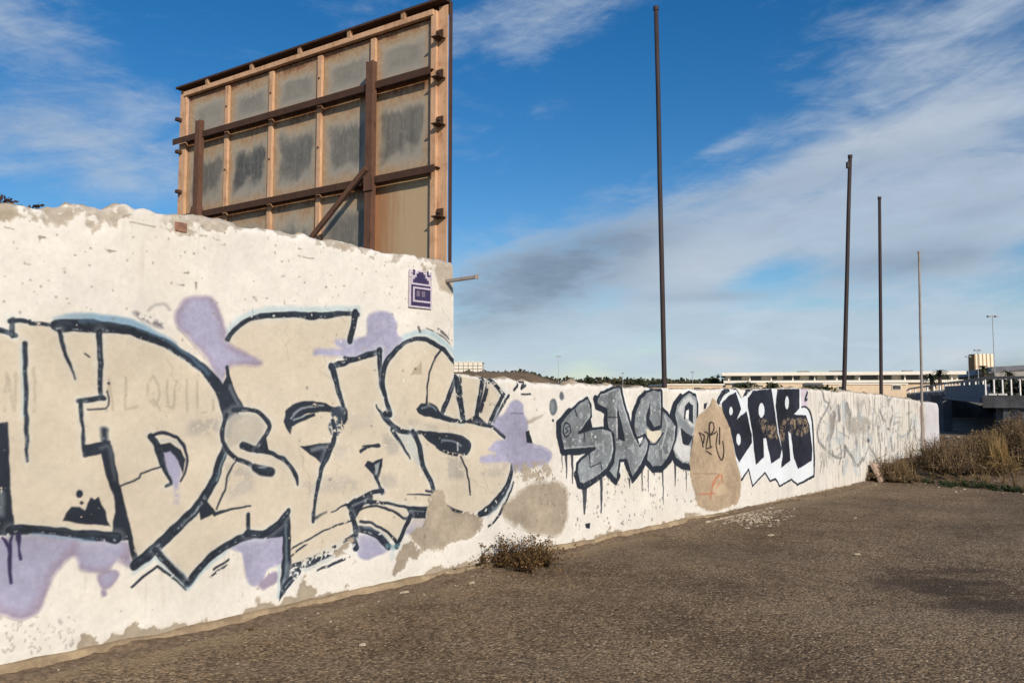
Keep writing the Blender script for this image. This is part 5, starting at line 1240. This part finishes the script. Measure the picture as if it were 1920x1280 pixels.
# palms
def palm(label, px, Y, top, seed):
    p = dp(px, Y); h = zpx(top, Y); r = np.random.default_rng(seed); o = thing('palm_tree', label, 'palm', tuple(p), 'palms beyond the wall')
    mb = MB(); mb.tube([p + (0, 0, -.5), p + (.06, 0, h * .5), p + (0, 0, h - .5)], [.22, .2, .24], 7); mb.part('trunk', MBARK, o, True)
    V = []; Q = []
    for i in range(26):
        a = r.uniform(0, 2 * pi); el = r.uniform(-.5, 1.2); L = r.uniform(1.1, 1.6); prev = None; side = np.array([-sin(a), cos(a), 0])
        for k in range(5):
            u_ = k / 4; q = p + np.array([cos(a) * L * u_ * cos(el * .6), sin(a) * L * u_ * cos(el * .6), h - .5 + L * u_ * sin(el) - 1.0 * u_ * u_]); w_ = .17 * (1 - u_) + .02
            V += [q - side * w_, q + side * w_]
            if k: n_ = len(V); Q.append((n_ - 4, n_ - 3, n_ - 1, n_ - 2))
    link('crown', npmesh('crown', np.array(V) - p, np.array(Q), MLEAF), o)
palm('palm tree just left of the long shed', 1763, 104, 690, 1); palm('darker palm at the end of the white building', 1747, 106, 699, 2); palm('small palm in front of the striped silos', 1846, 96, 682, 3)
palm('dark palm at the far right behind the bridge rail', 1893, 110, 693, 4)

# street lamps
def lamp(label, px, Y, top, arm, heads=2, th=.09):
    p = dp(px, Y); h = zpx(top, Y); o = thing('street_lamp', label, 'street lamp', tuple(p), 'street lamps on the horizon')
    mb = MB(); mb.tube([p + (0, 0, -.5), p + (0, 0, h)], [th * .55, th * .35], 8); mb.part('post', MLAMP, o, True)
    mb = MB(); mb.box(p + (0, 0, h + .02), (arm * 2, .10, .07)); mb.part('arm', MLAMP, o)
    for s_ in ((-1, 1) if heads == 2 else (-1,)): mb = MB(); mb.box(p + (s_ * arm * .75, 0, h - .04), (arm * .55, .3, .13)); mb.part('lamp_head', MLAMP, o)
lamp('tall double headed street lamp at the far right', 1867, 70, 592, .42); lamp('street lamp just above the striped silos', 1836, 95, 656, .36); lamp('smaller street lamp left of the striped silos', 1818, 110, 668, .34)
lamp('thin pale street lamp over the wood left of centre', 1047, 120, 668, .38, 2, .07); lamp('street lamp poking out of the wood behind the low wall', 1168, 110, 699, .16, 2, .09); lamp('small street lamp right of the tallest pole', 1299, 105, 697, .16, 2, .08)

# ------------------------------------------------------------------ road bridge at the right
bg_ = thing('road_bridge', 'dark concrete road bridge with white balusters at the right edge', 'bridge', tuple(dp(1840, 44)))
B0, B1, B2 = dp(1845, 44), dp(1772, 84), dp(1655, 165)
def seg_beam(name, a, b, z0a, z1a, z0b, z1b, w, m):
    d = b - a; d = d / np.linalg.norm(d); n = np.array([d[1], -d[0], 0])
    if n[0] < 0: n = -n
    V = [np.array([*(p + n * o)[:2], z]) for o in (0, w) for p, za, zb in ((a, z0a, z1a), (b, z0b, z1b)) for z in (za, zb)]
    return MB().add(V, [(0, 1, 3, 2), (4, 6, 7, 5), (0, 2, 6, 4), (1, 5, 7, 3), (0, 4, 5, 1), (2, 3, 7, 6)]).part(name, m, bg_)
zA = {k: zpx(v, 44) for k, v in dict(gt=720, gb=746, bb=755, rt=708).items()}; zB = {k: zpx(v, 84) for k, v in dict(gt=724, gb=742, bb=747.5, rt=717).items()}; zC = dict(gt=zpx(739, 165), gb=zpx(744, 165), rt=zpx(735.5, 165))
seg_beam('parapet', B0, B1, zA['gb'], zA['gt'], zB['gb'], zB['gt'], .3, MCONC); seg_beam('edge_beam', B0 - (.25, 0, 0), B1 - (.25, 0, 0), zA['bb'], zA['gb'] - .002, zB['bb'], zB['gb'] - .002, 9, MCONC)
seg_beam('handrail', B0 + (.08, 0, 0), B1 + (.08, 0, 0), zA['rt'] - .13, zA['rt'] + .01, zB['rt'] - .15, zB['rt'] + .02, .12, MRAIL)
seg_beam('handrail', B1 + (.08, 0, 0), B2, zB['rt'] - .16, zB['rt'] + .02, zC['rt'] - .2, zC['rt'], .12, MRAIL); seg_beam('approach_wall', B1, B2, -.6, zB['gt'] - .55, -.6, zC['gt'] - .4, .5, MCONC); seg_beam('edge_strip', B1 - (.1, 0, 0), B2 - (.1, 0, 0), zB['gt'] - .548, zB['gt'] - .35, zC['gt'] - .398, zC['gt'] - .2, .6, MPOSTW)
bal = None
def baluster(p, z0, z1, w=.11):
    w = w * .6
    mb = MB(); mb.box((p[0], p[1], (z0 + z1) / 2), (w, w, z1 - z0)); return mb.part('baluster', MPOSTW, bg_)
for k in np.linspace(.04, .97, 9): p = B0 + (B1 - B0) * k + (.14, 0, 0); z0 = zA['gt'] + (zB['gt'] - zA['gt']) * k; z1 = zA['rt'] - .09 + (zB['rt'] - zA['rt']) * k; baluster(p, z0 - .0, z1, .12)
for k in np.linspace(0, .96, 13) ** 1.25: p = B1 + (B2 - B1) * k + (.05, 0, 0); z0 = zB['gt'] - .5 + (zC['gt'] - zB['gt'] + .15) * k; z1 = zB['rt'] - .1 + (zC['rt'] - zB['rt']) * k; baluster(p, z0 - .3, z1, .2 + .2 * k)
# near abutment facing the street
D0, D1 = dp(1842, 43.4), dp(2030, 40.5); DX = D1 - D0; DL = np.linalg.norm(DX); DX /= DL; DN = np.array([DX[1], -DX[0], 0])
def db(name, s0, s1, z0, z1, o0, o1, m): c = D0 + DX * (s0 + s1) / 2 + DN * (o0 + o1) / 2; c[2] = (z0 + z1) / 2; return MB().box(c, (s1 - s0, o1 - o0, z1 - z0), DX, DN).part(name, m, bg_)
db('deck_beam', 0, DL, zpx(764, 43), zpx(741, 43), -9, .0, MDARKC); db('abutment', .5, DL, -1.6, zpx(764, 43) - .002, -8, -.55, MDARKC); db('handrail', 0, DL, zpx(710, 43), zpx(705.5, 43), -.3, -.18, MRAIL)
for k in np.arange(.12, DL, .40): c = D0 + DX * k - DN * .24; baluster(c, zpx(741, 43), zpx(709, 43), .10)
for k in (.9, 1.75, 2.9, 4.2): db('pier', k, k + .25, -1.4, zpx(764, 43) - .003, -.54, -.2, MDARKC)
db('graffiti_panel', 1.0, 1.7, .35, zpx(766, 43), -.549, -.52, plain('pale_graffiti_panel', (.34, .34, .38), .4, 5, .9, .1))
for k in (.3, .75): db('kerb_block', k, k + .38, zpx(741, 43) + .002, zpx(737.5, 43), -.14, .03, MPOSTW)
seg_beam('added_back_wall', B0 + (7.5, 2, 0), B1 + (7.5, 6, 0), -1.6, zA['bb'] - .002, -1.6, zB['bb'] - .002, .5, MDARKC)  # added wall closing the opening so the gap under the deck stays dark
MB().box(dp(1774, 84) + (3, 1, 0), (7, 2.5, 3.6)).part('abutment', MDARKC, bg_)
MB().box(dp(1769, 50) + np.array([0, 0, .1]), (.55, .8, 2.6)).part('pier', MDARKC, bg_)
MHEDGE = leafmat('hedge_leaf', (.012, .016, .014), (.045, .055, .035))
hd = thing('dark_hedge', 'dark hedge seen between the balusters of the bridge', 'hedge', tuple(dp(1900, 58)))
hc = []
for _ in range(900): q = dp(RNG.uniform(1850, 2040), RNG.uniform(56, 59)); q[2] = RNG.uniform(.6, zpx(713, 57)) + RNG.normal(0, .06); hc.append(q)
V, Q = leaves(np.array(hc), 7000, .16, 77, spread=np.array([.2, .2, .08]), flat=.7); link('foliage', npmesh('foliage', V - wloc(hd), Q, MHEDGE), hd)
# ------------------------------------------------------------------ plants, litter, stones
def blades(base, n, h, w, lean, seed, curve=.4):
    """n tapering bent blades; base (m,3) points"""
    r = np.random.default_rng(seed); b0 = base[r.integers(0, len(base), n)]; a = r.uniform(0, 2 * pi, n); dr = np.stack([np.cos(a), np.sin(a), 0 * a], 1)
    sd_ = np.stack([-np.sin(a + r.normal(0, .6, n)), np.cos(a), 0 * a], 1); H = h * r.uniform(.35, 1.1, n); L = np.abs(r.normal(0, lean, n)) * H; ww = w * r.uniform(.6, 1.4, n)
    rows = []
    for u_, wk in ((0, 1), (.5, .8), (1, .12)):
        c_ = b0 + dr * (L * (u_ ** 1.7))[:, None]; c_[:, 2] += H * (u_ - curve * .35 * u_ * u_ * np.clip(L / H, 0, 1)); rows += [c_ - sd_ * (ww * wk)[:, None], c_ + sd_ * (ww * wk)[:, None]]
    V = np.stack(rows, 1).reshape(-1, 3); k = np.arange(n)[:, None] * 6
    Q = np.concatenate([k + np.array([[0, 1, 3, 2]]), k + np.array([[2, 3, 5, 4]])]); return V, Q

def zg(x, y): return float(max(zbank(np.array(x), np.array(y)), 0) if past(x, y) > -.3 else 0)
def clump(name, label, cat, px, py, wid, h, n, m, seed, group, lean=.45, bw=.006, leafn=0, ml=None, ls=.02, depthw=None):
    p = gp(px, py); z = zg(p[0], p[1]); p = gp(px, py - 0) + (0, 0, z); r = np.random.default_rng(seed)
    o = thing(name, label, cat, (p[0], p[1], z), group)
    k = max(6, int(n / 40)); base = np.stack([r.normal(0, wid * .27, k), r.normal(0, (depthw or wid) * .27, k), np.full(k, -.03)], 1)
    V, Q = blades(base, n, h, bw, lean, seed); V[:, 2] *= np.clip(1.05 - (np.hypot(V[:, 0], V[:, 1]) / (wid * .75)) ** 2, .25, 1)
    link('stems', npmesh('stems', V, Q, m), o)
    if leafn:
        tips = V.reshape(-1, 6, 3)[:, 2:6].reshape(-1, 3); V2, Q2 = leaves(tips, leafn, ls, seed + 1, spread=np.array([ls, ls, ls])); link('leaves', npmesh('leaves', V2, Q2, ml or m), o)
    return o
for i, (px, py, w_, h_, lab) in enumerate(((262, 1232, .10, .045, 'tiny weed tuft on the kerb line below the broad lilac cloud'), (470, 1181, .12, .05, 'tiny dry tuft at the kerb below the lilac drip'), (664, 1133, .10, .05, 'tiny weed tuft at the kerb right of the black spike'),
        (845, 1092, .14, .06, 'low dry tuft at the kerb just left of the dry bush'), (1232, 1004, .14, .06, 'tiny dry tuft at the kerb left of the rubble'), (1500, 940, .2, .08, 'low dry tuft at the wall foot under the black letters'))):
    clump('weed_tuft', lab, 'weed', px, py, w_, h_, 90, MTWIG if i % 2 else MDRY, 50 + i, 'small weed tufts along the kerb', .9, .003, 90, MBRUSH, .007, w_ * .5)
G1 = 'dry bushes on the waste ground'
clump('dry_bush', 'dry twiggy bush growing at the foot of the tall wall on the asphalt edge', 'bush', 975, 1062, 1.0, .30, 620, MTWIG, 1, None, .9, .004, 3600, leafmat('dead_leaf', (.03, .022, .012), (.20, .115, .045), .9), .013, .35)
clump('weed_tuft', 'small dark weed tuft on the mortar kerb below the grey letters', 'weed', 1136, 1008, .28, .14, 220, MTWIG, 2, None, .9, .004, 350, MBRUSH, .010, .15)
clump('dry_bush', 'large brown brush thicket covering the far end of the low wall', 'bush', 1770, 900, 1.25, .66, 2300, MBRUSH, 3, G1, .5, .006, 2400, MBRUSH, .022)
clump('dry_bush', 'dry brown bush at the base of the wall by the fallen slab', 'bush', 1655, 902, .75, .50, 1100, MBRUSH, 4, G1, .55, .006, 900, MDRY, .02)
clump('dry_bush', 'pale dry grass clump between the slab and the brown thicket', 'bush', 1692, 904, .5, .48, 900, MDRY, 5, G1, .5, .005)
clump('grass_clump', 'tall golden grass clump standing out of the brush at the right', 'grass clump', 1868, 905, .50, .80, 1500, MGOLD, 6, None, .32, .005)
clump('dry_bush', 'brown brush right of the golden grass at the frame edge', 'bush', 1925, 896, 1.2, .95, 2400, MBRUSH, 7, G1, .5, .007, 2200, MBRUSH, .024)
clump('dry_bush', 'brown bush behind the golden grass', 'bush', 1850, 880, 1.2, .62, 2200, MBRUSH, 8, G1, .5, .007, 2000, MDRY, .024)
clump('dry_bush', 'taller brown bush under the bridge rail at the far right', 'bush', 1918, 862, 1.7, .88, 2700, MBRUSH, 9, G1, .5, .009, 3000, MBRUSH, .03)
clump('dry_bush', 'far brown bush in front of the bridge abutment', 'bush', 1885, 845, 1.2, .7, 1600, MDRY, 10, G1, .5, .008, 1500, MBRUSH, .03)
for i, (px, py, w_, h_) in enumerate(((1778, 911, .65, .15), (1815, 914, .7, .20), (1752, 907, .35, .11), (1852, 915, .5, .13), (1893, 920, .55, .17), (1928, 924, .6, .16))):
    clump('green_weed', ['leafy green weeds at the front of the brown thicket', 'thick green weeds below the middle of the waste ground', 'small green weed nearest the wall', 'green weeds below the golden grass', 'green weeds beside the white stone', 'green weeds at the right frame edge'][i], 'weed', px, py, w_, h_, 260, MGREEN, 20 + i, 'green weeds on the edge of the asphalt', .9, .009, 170, MGREEN, .016)
# general dry grass, thinning away from us
r_ = np.random.default_rng(8); bx = []
for _ in range(9000):
    y = 12 + 30 * r_.random() ** 1.5; x = r_.uniform(3, 42); p_ = past(x, y)
    if p_ > .15 and x / y > .40 and x * WN[0] + y * WN[1] + WOFF > .05: bx.append((x, y, float(zbank(np.array(x), np.array(y))) - .02))
bx = np.array(bx); bx = bx[hn(bx[:, 0], bx[:, 1], .9, 3, 2) > -.55]
V, Q = blades(bx, 30000, .42, .006, .6, 31); tag(link('dry_grass', npmesh('dry_grass', V, Q, MDRY)), kind='stuff')
V, Q = blades(bx, 14000, .5, .007, .6, 32); tag(link('brown_grass', npmesh('brown_grass', V, Q, MBRUSH)), kind='stuff')
# shrub whose top shows over the left end of the tall wall
sp_ = at_depth(14, 386, 9.5); o = thing('dark_shrub', 'dark shrub top showing over the left end of the tall wall', 'shrub', (sp_[0], sp_[1], 0))
cs = np.array([(sp_[0] + r_.normal(0, .34), sp_[1] + r_.normal(0, .3), sp_[2] - abs(r_.normal(0, .28)) - .02) for _ in range(260)])
cs[:, 2] -= .14 * np.clip(cs[:, 0] - sp_[0], 0, 2)
mb = MB(); mb.tube([(sp_[0], sp_[1], 0), (sp_[0] + .05, sp_[1], sp_[2] * .6), (sp_[0], sp_[1], sp_[2] - .3)], [.06, .045, .02], 7); mb.part('trunk', MBARK, o, True)
V, Q = leaves(cs, 2600, .035, 3, spread=np.array([.05, .05, .04])); link('crown', npmesh('crown', V - wloc(o), Q, leafmat('purple_leaf', (.015, .014, .018), (.075, .05, .045))), o)

# stones and litter
def rock(seed, sx_=1, sy_=1, sz_=.6):
    r = np.random.default_rng(seed); v = []; n1_, n2_ = 4, 6
    v.append((0, 0, -1))
    for i in range(1, n1_):
        ph = -pi / 2 + pi * i / n1_
        for j in range(n2_): a = 2 * pi * j / n2_ + r.normal(0, .2); k = r.uniform(.7, 1.15); v.append((cos(a) * cos(ph) * k, sin(a) * cos(ph) * k, sin(ph) * k))
    v.append((0, 0, 1)); f = [(0, 1 + (j + 1) % n2_, 1 + j) for j in range(n2_)]
    for i in range(n1_ - 2): f += [(1 + i * n2_ + j, 1 + i * n2_ + (j + 1) % n2_, 1 + (i + 1) * n2_ + (j + 1) % n2_, 1 + (i + 1) * n2_ + j) for j in range(n2_)]
    f += [(len(v) - 1, 1 + (n1_ - 2) * n2_ + j, 1 + (n1_ - 2) * n2_ + (j + 1) % n2_) for j in range(n2_)]
    return np.array(v) * (sx_, sy_, sz_), f
ROCKS = [rock(i, 1, RNG.uniform(.6, .9), RNG.uniform(.3, .55)) for i in range(6)]
def scatter(name, fn, n, smin, smax, m, seed):
    r = np.random.default_rng(seed); mb = MB()
    for _ in range(n):
        p = fn(r)
        if p is None: continue
        v, f = ROCKS[r.integers(0, 6)]; s = smin * (smax / smin) ** (r.random() ** 2.2); a = r.uniform(0, 2 * pi); R = np.array([[cos(a), -sin(a), 0], [sin(a), cos(a), 0], [0, 0, 1]])
        mb.add((v @ R.T) * s + np.array([p[0], p[1], p[2] + s * .15]), f)
    return tag(mb.part(name, m), kind='stuff')
def near_patch(r):
    px, py = r.normal(1405, 42), r.normal(968, 9); px = min(max(px, 1325), 1490); py = max(py, 1272 - .2254 * px + 6)
    q = gp(px, py); return q
MRUB = leafmat('rubble_chip', (.17, .135, .10), (.50, .43, .34), .95)
scatter('rubble', near_patch, 620, .012, .042, MRUB, 1)
def verge(r): s = r.uniform(S0, END_L - 2); o = .045 + abs(r.normal(0, .09)) + (r.random() < .2) * r.random() * .4; return wall3(s, .0, o)
scatter('kerb_debris', verge, 2600, .004, .015, MRUB, 2)
scatter('kerb_clods', verge, 2400, .006, .026, leafmat('earth_clod', (.07, .05, .034), (.27, .2, .135), .95), 12)
def lot(r):
    y = 2.4 + 13 * r.random() ** 1.3; x = r.uniform(-2.5, 11)
    return (x, y, .004) if x * WN[0] + y * WN[1] + WOFF > .15 and past(x, y) < 0 else None
scatter('loose_gravel', lot, 7000, .0035, .011, leafmat('gravel_chip', (.14, .11, .08), (.46, .39, .30), .95), 3)
def edge_(r):
    u_ = r.uniform(0, 6); p = EG0[:2] + EGD * u_ + EGN * r.normal(0, .25); return (p[0], p[1], max(0, float(zbank(np.array(p[0]), np.array(p[1])))) + .005)
scatter('edge_stones', edge_, 420, .008, .035, MRUB, 4)
MSTW = plain('white_chip', (.42, .36, .285), .35, 40, .85, .2, .3)
for i, (px, py, s, lab) in enumerate(((1882, 903, .07, 'flat white stone among the green weeds at the right'), (1750, 899, .045, 'small white stone by the green weeds nearest the wall'), (1782, 897, .05, 'white stone half hidden in the green weeds'),
        (1668, 881, .05, 'white lump beside the fallen slab'), (1803, 833, .11, 'pale stone on the bare earth right of the wall end'), (1796, 820, .10, 'white scrap furthest back near the wall end'), (1907, 915, .05, 'white scrap in the weeds at the right frame edge'),
        (1409, 972, .045, 'largest white chip in the rubble on the asphalt'), (445, 1246, .018, 'single white chip on the asphalt at the lower left'), (1603, 972, .03, 'lone white chip on the asphalt below the far wall'), (1775, 820, .14, 'flat pinkish stone at the corner of the wall end'))):
    p = gp(px, py); z = zg(p[0], p[1]); v, f = ROCKS[i % 6]; mb = MB(); mb.add(v * s, f); me = mb.mesh('stone', MSTW)
    o = link('stone', me); o.location = (p[0], p[1], z + s * .2); o.rotation_euler = (0, 0, i * 1.1); tag(o, lab, 'stone', 'scattered pale stones')
# torn slips of render lying by the kerb
for i, (px, py, L, w_, a, lab) in enumerate(((758, 1113, .085, .009, .5, 'long white splinter of render by the kerb of the tall wall'), (885, 1095, .06, .009, .6, 'white splinter of render left of the dry bush'), (1445, 1005, .09, .011, .2, 'pale strip lying in front of the rubble'), (1608, 1041, .06, .009, -.1, 'pale sliver in the middle of the asphalt'), (680, 1212, .045, .016, .2, 'flat pale flake on the asphalt before the tall wall'))):
    p = gp(px, py); mb = MB(); mb.add([(-L / 2, -w_ / 2, 0), (L * .3, -w_ / 2 * .7, 0), (L / 2, .0, 0), (L * .2, w_ / 2, 0), (-L / 2 * .9, w_ / 3, 0)] + [(-L / 2 * .95, -w_ / 2 * .9, .014), (L * .28, -w_ / 2 * .6, .018), (L / 2 * .9, .0, .01), (L * .18, w_ / 2 * .8, .016), (-L / 2 * .8, w_ / 3 * .8, .013)],
        [(4, 3, 2, 1, 0), (5, 6, 7, 8, 9)] + [(k, (k + 1) % 5, (k + 1) % 5 + 5, k + 5) for k in range(5)])
    o = link('render_flake', mb.mesh('render_flake', MSTW)); o.location = (p[0], p[1], .008); o.rotation_euler = (0, 0, a); tag(o, lab, 'flake', 'flakes of render on the asphalt')
# broken slab tipped against the low wall
p0 = wp(1640, 868); c_ = np.array(wall3(wp(1636, 890)[0], .17, .16)); mb = MB(); az = np.array([WN[0] * -.45, WN[1] * -.45, .89])
ax = np.array([WD[0], WD[1], 0]); ay = np.cross(az, ax)
slv = [(-.30, -.18), (-.26, .20), (.05, .17), (.34, .00), (.30, -.18)]
V = [c_ + ax * a + az * b_ + ay * o_ for o_ in (-.035, .035) for a, b_ in slv]
mb.add(V, [(0, 1, 2, 3, 4), (9, 8, 7, 6, 5)] + [(k, k + 5, (k + 1) % 5 + 5, (k + 1) % 5) for k in range(5)])
so_ = thing('concrete_slab', 'broken pinkish concrete slab tipped against the low wall in the brush', 'slab', (c_[0], c_[1], 0)); mb.part('slab', plain('pink_concrete', (.46, .35, .28), .25, 9, .95, .1, .5), so_, bevel=.008)
